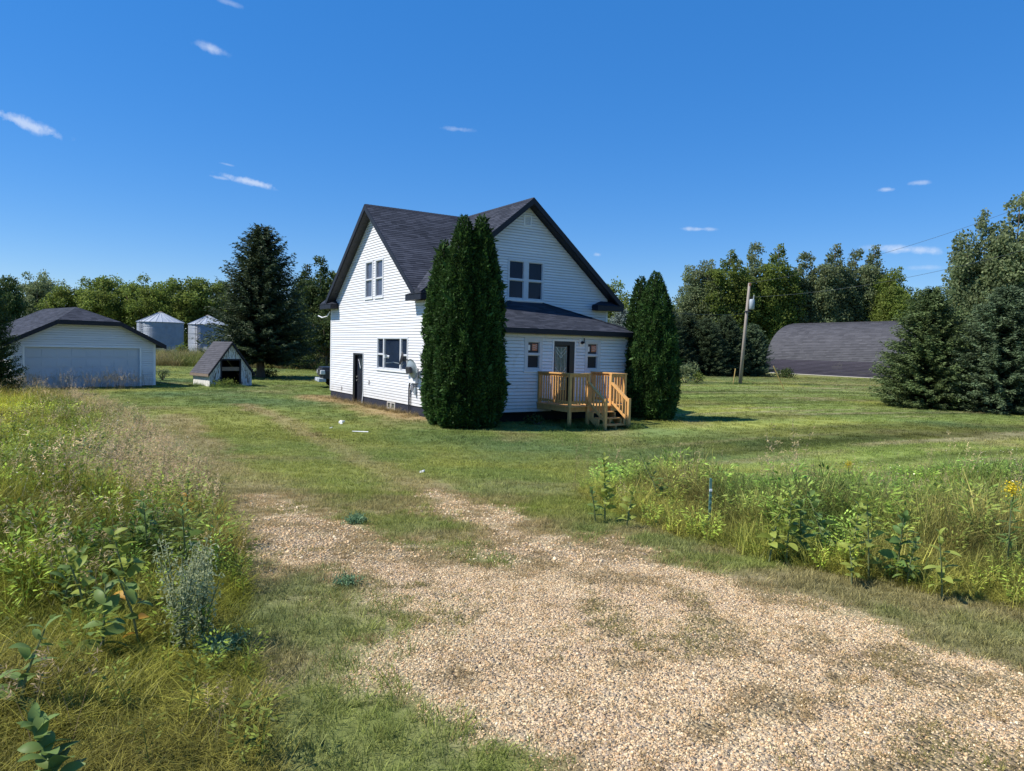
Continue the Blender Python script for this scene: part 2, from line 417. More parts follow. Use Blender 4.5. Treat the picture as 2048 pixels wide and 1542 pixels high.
def ground_col(x, y):
    g = lawn_col(x, y)
    grav, tr = masks(x, y)
    fieldd = smooth(62, 75, y)
    g = mixc(g, C3(.17, .17, .07), fieldd * .6)
    soil = C3(.16, .125, .08)
    md = smooth(-.2, .6, np.maximum(sdf(x, y, MEADOW), sdf(x, y, DITCHG)))
    g = mixc(g, soil, md * .6)
    gc = mixc(np.broadcast_to(C3(.49, .38, .245), x.shape + (3,)), C3(.34, .26, .17), smooth(.45, .7, fbm(x, y, .8, 71)))
    gc = mixc(gc, C3(.24, .185, .10), smooth(.44, .62, fbm(x, y, .30, 72) * .65 + fbm(x, y, 1.5, 73) * .35) * .85)
    g = mixc(g, gc, grav)
    return g, grav

def axis(lo, hi, near_lo, near_hi, step, grow):
    a = list(np.arange(near_lo, near_hi, step)); p = near_hi; s = step
    up = []
    while p < hi: up.append(p); s = max(step, (p - near_hi) * grow + step); p += s
    up.append(hi)
    dn = []; p = near_lo - step; s = step
    while p > lo: dn.append(p); s = (near_lo - p) * grow + step; p -= s
    dn.append(lo)
    return np.array(dn[::-1] + a + up)
XS = axis(-2500, 2500, -6, 8, .09, .016); YS = axis(-300, 3500, 1.5, 12, .07, .0125)
gx, gy = np.meshgrid(XS, YS)
gz = terrain(gx, gy)
nx_, ny_ = len(XS), len(YS)
me = bpy.data.meshes.new('ground')
me.vertices.add(nx_ * ny_); me.vertices.foreach_set('co', np.stack([gx, gy, gz], -1).astype(np.float32).reshape(-1))
idx = np.arange(nx_ * ny_).reshape(ny_, nx_)
q = np.stack([idx[:-1, :-1], idx[:-1, 1:], idx[1:, 1:], idx[1:, :-1]], -1).reshape(-1, 4).astype(np.int32)
me.loops.add(q.size); me.loops.foreach_set('vertex_index', q.reshape(-1))
me.polygons.add(len(q)); me.polygons.foreach_set('loop_start', np.arange(0, q.size, 4, dtype=np.int32))
me.polygons.foreach_set('use_smooth', np.ones(len(q), bool))
me.update(calc_edges=True)
gc, gm = ground_col(gx, gy)
a = me.attributes.new('gcol', 'FLOAT_COLOR', 'POINT')
a.data.foreach_set('color', np.concatenate([gc, gm[..., None]], -1).astype(np.float32).reshape(-1))
GM = bpy.data.materials.new('ground_surface'); GM.use_nodes = True; t = GM.node_tree
p = t.nodes['Principled BSDF']; p.inputs['Roughness'].default_value = .95; p.inputs['Specular IOR Level'].default_value = .1
at_ = N(t, 'ShaderNodeAttribute', attribute_name='gcol'); tc = N(t, 'ShaderNodeTexCoord')
n1 = N(t, 'ShaderNodeTexNoise'); n1.inputs['Scale'].default_value = 14; n1.inputs['Detail'].default_value = 8; n1.inputs['Roughness'].default_value = .75
L(t, tc.outputs['Object'], n1.inputs['Vector'])
n2 = N(t, 'ShaderNodeTexNoise'); n2.inputs['Scale'].default_value = 2.2; n2.inputs['Detail'].default_value = 8; n2.inputs['Roughness'].default_value = .7
mp = N(t, 'ShaderNodeMapping'); mp.inputs['Scale'].default_value = (.6, 1.5, 1); L(t, tc.outputs['Object'], mp.inputs[0]); L(t, mp.outputs[0], n2.inputs['Vector'])
vo = N(t, 'ShaderNodeTexVoronoi'); vo.inputs['Scale'].default_value = 52; L(t, tc.outputs['Object'], vo.inputs['Vector'])
sp = N(t, 'ShaderNodeSeparateColor'); L(t, vo.outputs['Color'], sp.inputs[0])
grassv = M(t, 'ADD', M(t, 'MULTIPLY_ADD', n1.outputs[0], 1.5, .25), M(t, 'MULTIPLY_ADD', n2.outputs[0], 1.1, -.55))
gravv = M(t, 'ADD', M(t, 'MULTIPLY_ADD', sp.outputs[0], .9, .50), M(t, 'MULTIPLY_ADD', n1.outputs[0], .5, -.25))
fac = N(t, 'ShaderNodeMix', data_type='FLOAT'); L(t, at_.outputs['Alpha'], fac.inputs[0]); L(t, grassv, fac.inputs[2]); L(t, gravv, fac.inputs[3])
hv = N(t, 'ShaderNodeHueSaturation'); L(t, at_.outputs['Color'], hv.inputs['Color']); L(t, fac.outputs[0], hv.inputs['Value'])
L(t, M(t, 'MULTIPLY_ADD', n2.outputs[0], -.06, .53), hv.inputs['Hue'])
L(t, hv.outputs[0], p.inputs['Base Color'])
hgt = N(t, 'ShaderNodeMix', data_type='FLOAT'); L(t, at_.outputs['Alpha'], hgt.inputs[0]); L(t, n1.outputs[0], hgt.inputs[2]); L(t, M(t, 'SUBTRACT', 1, vo.outputs['Distance']), hgt.inputs[3])
b = N(t, 'ShaderNodeBump'); b.inputs['Strength'].default_value = .9; b.inputs['Distance'].default_value = .025
L(t, hgt.outputs[0], b.inputs['Height']); L(t, b.outputs[0], p.inputs['Normal'])
me.materials.append(GM)
ground = bpy.data.objects.new('ground', me); COL.objects.link(ground)
tag(ground, 'mown grass ground with worn gravel drive', None, None, 'structure')

# ------------------------------------------------------------------ clipping, boards and shingle courses
def clip(poly, n, c):
    """keep n.p <= c of a 2-D polygon"""
    o = []
    for k in range(len(poly)):
        p, q = poly[k], poly[(k + 1) % len(poly)]
        dp, dq = n[0] * p[0] + n[1] * p[1] - c, n[0] * q[0] + n[1] * q[1] - c
        if dp <= 0: o.append(p)
        if (dp < 0 < dq) or (dq < 0 < dp):
            s = dp / (dp - dq); o.append((p[0] + s * (q[0] - p[0]), p[1] + s * (q[1] - p[1])))
    return o
def area(p): return abs(sum(p[k][0] * p[(k + 1) % len(p)][1] - p[(k + 1) % len(p)][0] * p[k][1] for k in range(len(p)))) / 2
def siding(O, ux, n, poly, holes, z0, expo, mt, parent, name='siding_board', lap=.016):
    O, ux, n = map(lambda q: np.array(q, float), (O, ux, n)); UZ = np.array([0, 0, 1.])
    if np.dot(np.cross(ux, UZ), n) < 0: flip = True
    else: flip = False
    ztop = max(p[1] for p in poly); z = z0
    while z < ztop - .01:
        za, zb = z, z + expo
        cuts = sorted({za, zb} | {h[k] for h in holes for k in (2, 3) if za < h[k] < zb})
        allp = []
        for c0, c1 in zip(cuts[:-1], cuts[1:]):
            pc = clip(clip(poly, (0, 1), c1), (0, -1), -c0)
            if len(pc) < 3: continue
            pieces = [pc]; mid = (c0 + c1) / 2
            for (x0, x1, h0, h1) in holes:
                if h0 <= mid <= h1:
                    nw = []
                    for q in pieces:
                        for nn, cc in (((1, 0), x0), ((-1, 0), -x1)):
                            r = clip(q, nn, cc)
                            if len(r) >= 3 and area(r) > 1e-4: nw.append(r)
                    pieces = nw
            allp += [q for q in pieces if area(q) > 1e-4]
        groups = []
        for q in allp:        # pieces of one board that touch stay one board
            xa, xb = min(v[0] for v in q), max(v[0] for v in q)
            hit = [gq for gq in groups if any(min(xb, max(v[0] for v in r)) - max(xa, min(v[0] for v in r)) > .005 for r in gq)]
            ng = [q]
            for gq in hit: ng += gq; groups.remove(gq)
            groups.append(ng)
        for gq in groups:
            mb = MB()
            for q in gq:
                dep = lambda zz: (.003 + lap * (zb - zz) / expo) if zz <= zb - .0181 else .004 - .032 * min(1, (zz - zb + .018) / .010)
                for sub in (clip(q, (0, 1), zb - .0182), clip(clip(q, (0, -1), -(zb - .0180)), (0, 1), zb - .001)):
                    if len(sub) < 3 or area(sub) < 1e-5: continue
                    P = [O + ux * x + UZ * zz + n * dep(zz) for x, zz in sub]
                    Fc = tuple(range(len(P)))
                    nn = np.zeros(3)
                    for k in range(len(P)): nn += np.cross(P[k], P[(k + 1) % len(P)])
                    mb.add(P, [Fc if np.dot(nn, n) > 0 else Fc[::-1]])
                if abs(min(v[1] for v in q) - za) < 1e-6:
                    xs = [v[0] for v in q if abs(v[1] - za) < 1e-6]
                    if len(xs) > 1:
                        a0, a1 = min(xs), max(xs)
                        P = [O + ux * a0 + UZ * za - n * .03, O + ux * a1 + UZ * za - n * .03, O + ux * a1 + UZ * za + n * (.003 + lap), O + ux * a0 + UZ * za + n * (.003 + lap)]
                        mb.add(P, [(0, 1, 2, 3)])
            if mb.v: mb.build(name, mt, parent)
        z = zb
def courses(P3, up, expo, mt, parent, name='shingle_courses', lift=.012, tab=.32, kind='stuff'):
    """lapped shingle courses, tab by tab, over a flat 3-D polygon; up = direction up the slope"""
    P3 = [np.array(p, float) for p in P3]; up = np.array(up, float); up /= np.linalg.norm(up)
    n = np.zeros(3)
    for k in range(len(P3)): n += np.cross(P3[k], P3[(k + 1) % len(P3)])
    n /= np.linalg.norm(n)
    if n[2] < 0: n = -n
    ax = np.cross(up, n); O = P3[0]
    poly = [(np.dot(p - O, ax), np.dot(p - O, up)) for p in P3]
    v0 = min(p[1] for p in poly); v1 = max(p[1] for p in poly); V = []; rr = []
    row = 0; v = v0
    while v < v1 - .005:
        pc = clip(clip(poly, (0, 1), v + expo), (0, -1), -v)
        if len(pc) >= 3:
            xa, xb = min(p[0] for p in pc), max(p[0] for p in pc)
            x = xa - random.random() * tab
            while x < xb:
                w = tab * random.uniform(.6, 1.3)
                pt = clip(clip(pc, (1, 0), x + w), (-1, 0), -x)
                if len(pt) >= 3 and area(pt) > 1e-4:
                    li = lift * random.uniform(.75, 1.25); r = random.random()
                    T = [O + ax * p[0] + up * p[1] + n * (.002 + li * (v + expo - p[1]) / expo) for p in pt]
                    for k in range(1, len(T) - 1, 2):
                        V.append([T[0], T[k], T[k + 1], T[min(k + 2, len(T) - 1)]] if k + 2 < len(T) else [T[0], T[k], T[k + 1], T[k + 1]]); rr.append(r)
                    lo = [p for p in pt if abs(p[1] - v) < 1e-6]
                    if len(lo) > 1:
                        a0, a1 = min(p[0] for p in lo), max(p[0] for p in lo)
                        V.append([O + ax * a0 + up * v, O + ax * a1 + up * v, O + ax * a1 + up * v + n * (.002 + li), O + ax * a0 + up * v + n * (.002 + li)]); rr.append(r * .6)
                x += w
        v += expo; row += 1
    # drop degenerate 4th vertices by building polys by hand
    verts = []; faces = []; ra = []
    for quad, r in zip(V, rr):
        k = len(verts)
        if np.allclose(quad[2], quad[3]): verts += quad[:3]; faces.append((k, k + 1, k + 2)); ra += [r] * 3
        else: verts += quad; faces.append((k, k + 1, k + 2, k + 3)); ra += [r] * 4
    o = mobj(name, verts, faces, mt, parent)
    at2 = o.data.attributes.new('rnd', 'FLOAT', 'POINT'); at2.data.foreach_set('value', np.array(ra, np.float32))
    tag(o, kind=kind)
    return o
def roof_slab(P3, thick, mt, parent, name='roof_deck'):
    mb = MB(); mb.prism([np.array(p, float) - np.array([0, 0, .004]) for p in P3], (0, 0, -thick)); return mb.build(name, mt, parent)

UZ = np.array([0, 0, 1.])
def window(O, ux, n, x0, x1, z0, z1, parent, sash=None, mull=None, gm=None, fw=.07, proud=.03, name='window', trim=None, ):
    """framed window; sash = list of (x0,x1,z0,z1) glass panes"""
    O, ux, n = map(lambda q: np.array(q, float), (O, ux, n)); gm = gm or GLASS
    mb = MB(); xs = sorted({x0, x1} | {s[k] for s in sash for k in (0, 1)}); zs = sorted({z0, z1} | {s[k] for s in sash for k in (2, 3)})
    for xa, xb in zip(xs[:-1], xs[1:]):
        for za, zb in zip(zs[:-1], zs[1:]):
            mx_, mz = (xa + xb) / 2, (za + zb) / 2
            if any(s[0] < mx_ < s[1] and s[2] < mz < s[3] for s in sash): continue
            mb.obox(O, ux, n, UZ, xa, xb, -.10, proud, za, zb)
    f = mb.build(name, trim or WFRAME, parent)
    for k, s in enumerate(sash):
        m2 = MB(); lower = (s[2] + s[3]) / 2 < (z0 + z1) / 2
        b = .022
        for q in ((s[0], s[1], s[2], s[2] + b), (s[0], s[1], s[3] - b, s[3]), (s[0], s[0] + b, s[2] + b, s[3] - b), (s[1] - b, s[1], s[2] + b, s[3] - b)):
            m2.obox(O, ux, n, UZ, q[0] + .001, q[1] - .001, -.05, .004 if not lower else -.012, q[2] + .001, q[3] - .001)
        m2.build('sash', trim or WFRAME, f)
        m3 = MB(); m3.obox(O, ux, n, UZ, s[0] + b, s[1] - b, -.045, -.035, s[2] + b, s[3] - b); m3.build('pane', gm, f)
    m4 = MB(); m4.obox(O, ux, n, UZ, x0 - .02, x1 + .02, -.02, proud + .02, z0 - .035, z0 - .001); m4.build('sill', trim or TRIMW, f)
    return f

# ------------------------------------------------------------------ the farmhouse
house = empty('farmhouse', tuple(HO))
tag(house, 'white clapboard farmhouse with dark cross gabled shingle roof and enclosed front porch', 'house')
WA, WB, ZF, I0, J0, ZR, KA, KB, OV = 9.865, 8.075, .33, 4.93, 4.12, 8.0, .775, .82, .36
DP, PJ0, PJ1 = 2.457, 1.0, 7.18
TH = .24
nA, nB = -HB, -HA
# walls behind the boards
def wallpoly(pts, n, name, mt, d0=-.13, d1=-.25):
    mb = MB(); mb.prism([np.array(p) + n * d1 for p in pts], n * (d0 - d1)); return mb.build(name, mt, house)
ga = [(0, ZF), (WA, ZF), (WA, 4.1), (I0, ZR - .33), (0, 4.1)]
apexA = ZR - TH - .02; apexB = apexA
polyA = [(0, ZF), (WA, ZF), (WA, apexA - KA * (WA - I0)), (I0, apexA), (0, apexA - KA * I0)]
polyB = [(0, ZF), (WB, ZF), (WB, apexB - KB * (WB - J0)), (J0, apexB), (0, apexB - KB * J0)]
winA = [(4.84, 5.68, 4.32, 5.84), (3.77, 4.61, 4.32, 5.84)]
triA = (1.40, 4.30, 1.50, 2.77)
doorA = (5.78, 6.95, -.2, 2.10)
bwA = (2.5, 3.27, .02, .30)
winB = (3.28, 4.90, 4.26, 5.76)
vent = (3.93, 4.27, 7.02, 7.42)
holesA = winA + [triA, doorA]
wallpoly([hx(x, 0, z) for x, z in polyA], nA, 'wall', INTER)
wallpoly([hx(0, x, z) for x, z in polyB], nB, 'wall', INTER)
wallpoly([hx(WA, x, z) for x, z in polyB], HA, 'wall', WHITE, -.01, -.12)
wallpoly([hx(x, WB, z) for x, z in polyA], HB, 'wall', WHITE, -.01, -.12)
siding(hx(0, 0, 0), HA, nA, polyA, holesA, ZF, .1016, WHITE, house)
siding(hx(0, 0, 0), HB, nB, polyB, [winB, vent], ZF, .1016, WHITE, house)
# foundation
mb = MB()
for (a0, a1) in ((.0, 2.5), (3.27, 5.78), (6.95, WA)):
    mb.obox(hx(0, 0, 0), HA, nA, UZ, a0, a1, -.25, -.012, -.4, ZF - .002)
mb.obox(hx(0, 0, 0), HA, nA, UZ, 2.5, 3.27, -.25, -.012, -.4, .02)
mb.build('foundation', FOUND, house)
mb = MB(); mb.obox(hx(0, 0, 0), HB, nB, UZ, .0, WB, -.25, -.012, -.4, ZF - .002); mb.build('foundation', FOUND, house)
# corner boards
for (i, j) in ((0, 0), (WA, 0), (0, WB)):
    mb = MB()
    sx = 1 if i == 0 else -1; sy = 1 if j == 0 else -1
    mb.obox(hx(i, j, 0), HA * sx, HB * sy, UZ, -.024, .07, -.024, -.001, ZF, 4.08)
    mb.obox(hx(i, j, 0), HA * sx, HB * sy, UZ, -.024, -.001, -.001, .07, ZF, 4.08)
    mb.build('corner_board', TRIMW, house)
# windows on the gable wall to the left
for (x0, x1, z0, z1) in winA:
    m_ = z0 + .50 * (z1 - z0)
    window(hx(0, 0, 0), HA, nA, x0, x1, z0, z1, house, [(x0 + .09, x1 - .09, m_ + .02, z1 - .07), (x0 + .09, x1 - .09, z0 + .07, m_ - .02)], gm=GLASSG)
x0, x1, z0, z1 = triA; zm = 2.10
wt = window(hx(0, 0, 0), HA, nA, x0, x1, z0, z1, house,
       [(x0 + .07, 2.00, zm + .02, z1 - .06), (x0 + .07, 2.00, z0 + .07, zm - .02), (2.10, 3.58, z0 + .07, z1 - .06), (3.68, x1 - .07, zm + .02, z1 - .06), (3.68, x1 - .07, z0 + .07, zm - .02)])
tag(wt, 'picture window flanked by two narrow sash windows')
# gable window on the front, vent
x0, x1, z0, z1 = winB; zm = 5.0
window(hx(0, 0, 0), HB, nB, x0, x1, z0, z1, house, [(x0 + .07, 3.98, zm + .03, z1 - .08), (x0 + .07, 3.98, z0 + .06, zm - .03), (4.20, x1 - .07, zm + .03, z1 - .08), (4.20, x1 - .07, z0 + .06, zm - .03)], gm=GLASS)
mb = MB(); mb.obox(hx(0, 0, 0), HB, nB, UZ, vent[0], vent[1], -.1, -.05, vent[2], vent[3])
for (q0, q1, q2, q3) in ((vent[0], vent[1], vent[2], vent[2] + .04), (vent[0], vent[1], vent[3] - .04, vent[3]), (vent[0], vent[0] + .05, vent[2] + .04, vent[3] - .04), (vent[1] - .04, vent[1], vent[2] + .04, vent[3] - .04)):
    mb.obox(hx(0, 0, 0), HB, nB, UZ, q0, q1, -.05, .03, q2, q3)
vt = mb.build('gable_vent', TRIMW, house)
for k in range(5):
    mb = MB(); zz = vent[2] + .06 + k * .058
    P = [hx(0, vent[0] + .052, zz) + nB * .02, hx(0, vent[1] - .042, zz) + nB * .02, hx(0, vent[1] - .042, zz + .045) - nB * .02, hx(0, vent[0] + .052, zz + .045) - nB * .02]
    mb.prism(P, (0, 0, .008)); mb.build('louvre', TRIMW, vt)
# side door
mb = MB()
mb.obox(hx(0, 0, 0), HA, nA, UZ, 5.78, 5.86, -.12, .02, -.1, 2.10); mb.obox(hx(0, 0, 0), HA, nA, UZ, 6.72, 6.95, -.12, .02, -.1, 2.10)
mb.obox(hx(0, 0, 0), HA, nA, UZ, 5.86, 6.72, -.12, .02, 2.02, 2.10)
df = mb.build('door_frame', BLACKM, house)
mb = MB(); mb.obox(hx(0, 0, 0), HA, nA, UZ, 5.87, 6.71, -.125, -.08, -.08, 2.01); sd = mb.build('side_door', NAVY, house)
for (a0, a1, b0, b1) in ((5.97, 6.24, .15, .75), (6.34, 6.61, .15, .75), (5.97, 6.24, .85, 1.25), (6.34, 6.61, .85, 1.25)):
    mb = MB(); mb.obox(hx(0, 0, 0), HA, nA, UZ, a0, a1, -.079, -.068, b0, b1); mb.build('door_panel', NAVY, sd)
mb = MB(); mb.obox(hx(0, 0, 0), HA, nA, UZ, 5.98, 6.60, -.079, -.070, 1.40, 1.86); mb.build('door_glass', GLASS, sd)
mb = MB()
for s_ in (-1, 1): mb.tube([hx(6.29 + s_ * .22, 0, 1.84) + nA * -.066, hx(6.29, 0, 1.46) + nA * -.066], .012, 5)
mb.build('leaded_bars', TRIMW, sd)
for zz in (.95, 1.10):
    mb = MB(); mb.tube([hx(6.62, 0, zz) - nA * .08, hx(6.62, 0, zz) - nA * .02], [.03, .035], 8); mb.build('door_knob', mat('brass_' + str(zz)[-1], (.7, .68, .6), .25, .1, metallic=.8), sd)
mb = MB(); mb.tube([hx(5.70, 0, -.05) + nA * .08, hx(5.74, 0, .55) + nA * .02, hx(5.755, 0, 2.12) + nA * .03], .018, 5); mb.build('door_trim', TRIMW, house)
# basement window
window(hx(0, 0, 0), HA, nA, 2.5, 3.27, .03, .31, house, [(2.55, 2.86, .06, .28), (2.92, 3.22, .06, .28)], gm=mat('dusty_glass', (.16, .17, .14), .3, .3, 8), proud=.004, trim=CONC)
# cable holes and chalky marks low on the siding
for (i_, z_) in ((8.33, .50), (5.09, .93)):
    mb = MB()
    for k in range(4):
        an = k * math.pi / 4 + .2
        mb.obox(hx(i_, 0, z_) + nA * .02, HA * math.cos(an) + UZ * math.sin(an), nA, -HA * math.sin(an) + UZ * math.cos(an), -.11, .11, 0, .004 + k * .001, -.01, .01)
    mb.build('wall_stain', mat('dark_stain', (.30, .29, .30), .9, .1), house)

# roof
kab = KA / KB
def roofz(i, j): return ZR - min(KA * abs(i - I0), KB * abs(j - J0))
def rp(i, j, z=None): return hx(i, j, roofz(i, j) if z is None else z)
ZE = 4.30
def vpt(sj, si, z):   # valley point at height z towards (si,sj) side
    return (I0 + si * (ZR - z) / KA, J0 + sj * (ZR - z) / KB)
roof = None
for si in (-1, 1):
    for sj in (-1, 1):
        jr = -OV if sj < 0 else WB + OV; ir = -OV if si < 0 else WA + OV
        # slope of the A ridge
        zv = ZR - KB * abs(jr - J0); iv = I0 + si * (ZR - zv) / KA
        P = [hx(I0, jr, ZR), hx(I0, J0, ZR), hx(iv, jr, zv)]
        up = HA * (-si) + UZ * KA
        d_ = roof_slab(P, TH, NAVY, house)
        if si < 0: courses(P, up, .14, SHING, house)
        # slope of the B ridge
        zl = min(ZE, ZR - KA * abs(ir - I0)); vi, vj = vpt(sj, si, ZE)
        P = [hx(ir, J0, ZR), hx(I0, J0, ZR), hx(vi, vj, ZE), hx(ir, vj, ZE)]
        up = HB * (-sj) + UZ * KB
        roof_slab(P, TH, NAVY, house)
        if si < 0: courses(P, up, .14, SHING, house)
# ridge caps
for (p0, p1) in ((hx(I0, -OV, ZR), hx(I0, WB + OV, ZR)), (hx(-OV, J0, ZR), hx(WA + OV, J0, ZR))):
    mb = MB(); d = (p1 - p0) / np.linalg.norm(p1 - p0); s = np.cross(d, UZ)
    n_ = 60; Ls = np.linalg.norm(p1 - p0) / n_
    for k in range(n_):
        q = p0 + d * Ls * k
        mb.add([q + UZ * .022 - d * 0, q + d * (Ls * 1.0) + UZ * .030, q + d * Ls + s * .13 - UZ * .078, q + s * .13 - UZ * .088], [(0, 3, 2, 1)])
        mb.add([q + UZ * .022, q + d * Ls + UZ * .030, q + d * Ls - s * .13 - UZ * .078, q - s * .13 - UZ * .088], [(0, 1, 2, 3)])
    o = mb.build('ridge_cap', SHING, house)
# rake fascia boards
def rake(P0, P1, n, w=.22):
    P0, P1, n = map(np.array, (P0, P1, n)); mb = MB()
    mb.prism([P0 + UZ * .012, P1 + UZ * .012, P1 - UZ * w, P0 - UZ * w], n * .03); mb.build('rake_board', NAVY, house)
zA = ZR - KB * abs(-OV - J0); iA_ = (ZR - zA) / KA
rake(hx(I0, -OV, ZR) - HB * .001, hx(I0 - iA_, -OV, zA) - HB * .001, nA)
rake(hx(I0, -OV, ZR) - HB * .001, hx(I0 + iA_, -OV, zA) - HB * .001, nA)
vi, vj = vpt(-1, -1, ZE); rake(hx(-OV, J0, ZR) - HA * .001, hx(-OV, vj, ZE) - HA * .001, nB)
vi2, vj2 = vpt(1, -1, ZE); rake(hx(-OV, J0, ZR) - HA * .001, hx(-OV, vj2, ZE) - HA * .001, nB)
# soffit boards under the visible left rake
for k in range(46):
    t0 = k / 46; t1 = (k + .93) / 46
    p0 = hx(I0 + iA_ * t0, 0, ZR - TH - .012 - (ZR - zA) * t0); p1 = hx(I0 + iA_ * t1, 0, ZR - TH - .012 - (ZR - zA) * t1)
    mb = MB(); mb.prism([p0 - HB * (OV - .01), p1 - HB * (OV - .01), p1 - HB * .02, p0 - HB * .02], (0, 0, -.012)); mb.build('soffit_board', mat('soffit_paint', (.035, .036, .045), .6, .2, 5) if k == 0 else bpy.data.materials['soffit_paint'], house)
# boxed returns at the eaves, each with its own little hipped cap
def ret(x0, x1, O, ux, n, hipdir):
    mb = MB(); mb.obox(O, ux, n, UZ, x0, x1, -.02, OV + .03, 4.04, 4.235)
    r = mb.build('eave_return', NAVY, house)
    a_, b_ = (x0, x1)
    P = [O + ux * (a_ - .02) + n * (OV + .05) + UZ * 4.24, O + ux * (b_ + .02) + n * (OV + .05) + UZ * 4.24]
    cx = x1 - .45 if hipdir > 0 else x0 + .45
    T0 = O + ux * (x0 if hipdir > 0 else x0 + .45) + n * .0 + UZ * 4.44; T1 = O + ux * (x1 - .45 if hipdir > 0 else x1) + UZ * 4.44
    Q = [O + ux * (a_ - .02) + UZ * 4.24, O + ux * (b_ + .02) + UZ * 4.24]
    mb = MB(); mb.add([P[0], P[1], T1, T0, Q[0], Q[1]], [(0, 1, 2, 3), (1, 5, 2), (0, 3, 4), (0, 4, 5, 1)]); mb.build('return_roof', SHING, r)
ret(-.41, .89, hx(0, 0, 0), HA, nA, 1)
ret(WA - 1.0, WA + .50, hx(0, 0, 0), HA, nA, -1)
ret(-.405, 1.0, hx(0, 0, 0), HB, nB, 1)
ret(7.28, 8.60, hx(0, 0, 0), HB, nB, -1)
# gutter spout at the far eave
mb = MB(); mb.tube([hx(WA + .05, -.05, 3.95), hx(WA + .15, -.15, 3.72), hx(WA + .4, -.3, 3.66), hx(WA + .8, -.35, 3.75)], .025, 6); mb.build('service_cable', TRIMW, house)

# the enclosed porch
polyP = [(PJ0, ZF), (PJ1, ZF), (PJ1, 2.97), (PJ0, 2.97)]
w1 = (2.46, 3.20, 1.70, 2.84); w2 = (5.04, 5.74, 1.68, 2.78); dP = (3.62, 4.62, .2, 2.80); lampb = (4.76, 4.97, 2.60, 2.84)
PO = hx(-DP, 0, 0)
wallpoly([PO + HB * x + UZ * z for x, z in polyP], nB, 'wall', INTER)
siding(PO, HB, nB, polyP, [w1, w2, dP], ZF, .114, PWHITE, house, lap=.022)
for jj, nn in ((PJ1, HB), (PJ0, -HB)):
    mb = MB(); mb.prism([hx(-DP + .14, jj, ZF) - nn * .12, hx(0, jj, ZF) - nn * .12, hx(0, jj, 2.97) - nn * .12, hx(-DP + .14, jj, 2.97) - nn * .12], nn * .10); mb.build('wall', PWHITE, house)
    siding(hx(-DP, jj, 0), HA, nn, [(0, ZF), (DP, ZF), (DP, 2.97), (0, 2.97)], [], ZF, .114, PWHITE, house, lap=.014)
    mb = MB(); mb.obox(hx(-DP, jj, 0), HB * (1 if jj == PJ1 else -1), nB, UZ, -.09, .022, .001, .024, ZF, 2.96)
    mb.obox(hx(-DP, jj, 0), HB * (1 if jj == PJ1 else -1), nB, UZ, .001, .022, -.09, .001, ZF, 2.96); mb.build('corner_board', TRIMW, house)
mb = MB(); mb.obox(PO, HB, nB, UZ, PJ0 + .1, PJ1 - .1, -DP, -.22, -.4, ZF - .003); mb.build('foundation', INTER, house)  # near-black set-back box: shade of the recess under the porch put into colour
for nm, w_, gx_ in (('w', w1, (2.60, 3.07)), ('x', w2, (5.16, 5.60))):
    f = window(PO, HB, nB, w_[0], w_[1], w_[2], w_[3], house, [(gx_[0], gx_[1], 2.30, 2.69), (gx_[0], gx_[1], 1.80, 2.24)], proud=.03)
    mb = MB(); mb.obox(PO, HB, nB, UZ, gx_[0] + .035, gx_[0] + .12, -.034, -.032, 2.40, 2.58); mb.build('sticker', TRIMW, f)
    st = MB(); st.obox(PO, HB, nB, UZ, gx_[0] + .20, gx_[0] + .42, -.034, -.032, 2.39, 2.62)
    ORG = bpy.data.materials.get('orange_sticker') or mat('orange_sticker', (.50, .17, .08), .5, .1)
    st.build('sticker', ORG, f)
    mb = MB()
    for zz in (2.43, 2.49, 2.55):
        pts = [PO + HB * (gx_[0] + .22 + .18 * k / 8) + nB * -.030 + UZ * (zz + .012 * math.sin(k * 1.1) + .04 * k / 8) for k in range(9)]
        mb.tube(pts, .006, 4)
    mb.build('sticker_print', bpy.data.materials['white_trim'], f)
# porch door: black jambs, panelled door set to the left with leaded glass
mb = MB()
mb.obox(PO, HB, nB, UZ, 3.62, 3.68, -.12, .03, .60, 2.80); mb.obox(PO, HB, nB, UZ, 4.57, 4.62, -.12, .03, .60, 2.80)
mb.obox(PO, HB, nB, UZ, 3.68, 4.57, -.12, .03, 2.74, 2.80)
mb.build('door_casing', TRIMW, house)
mb = MB(); mb.obox(PO, HB, nB, UZ, 3.68, 3.74, -.12, .02, .62, 2.74); mb.obox(PO, HB, nB, UZ, 4.36, 4.57, -.12, .02, .62, 2.74); mb.obox(PO, HB, nB, UZ, 3.74, 4.36, -.12, .02, 2.60, 2.74)
mb.build('door_frame', BLACKM, house)
mb = MB(); mb.obox(PO, HB, nB, UZ, 3.741, 4.359, -.12, -.07, .62, 2.599); fd = mb.build('front_door', BLACKM, house)
LEAD = mat('leaded_privacy_glass', (.10, .14, .12), .22, .5, 9, .5, 30)
mb = MB(); mb.obox(PO, HB, nB, UZ, 3.79, 4.29, -.069, -.060, 1.05, 2.54); mb.build('door_glass', LEAD, fd)
CAME = mat('zinc_came', (.62, .64, .60), .4, .1, metallic=.3)
mb = MB()
def came(x0, z0, x1, z1): mb.tube([PO + HB * x0 + UZ * z0 - nB * .057, PO + HB * x1 + UZ * z1 - nB * .057], .0075, 4)
gx0, gx1, gz0, gz1 = 3.80, 4.28, 1.06, 2.53; gm_ = (gx0 + gx1) / 2
came(gx0, gz0, gx0, gz1); came(gx1, gz0, gx1, gz1); came(gx0, gz0, gx1, gz0); came(gx0, gz1, gx1, gz1)
came(gx0 + .07, gz0, gx0 + .07, gz1); came(gx1 - .07, gz0, gx1 - .07, gz1); came(gm_, gz0, gm_, gz1)
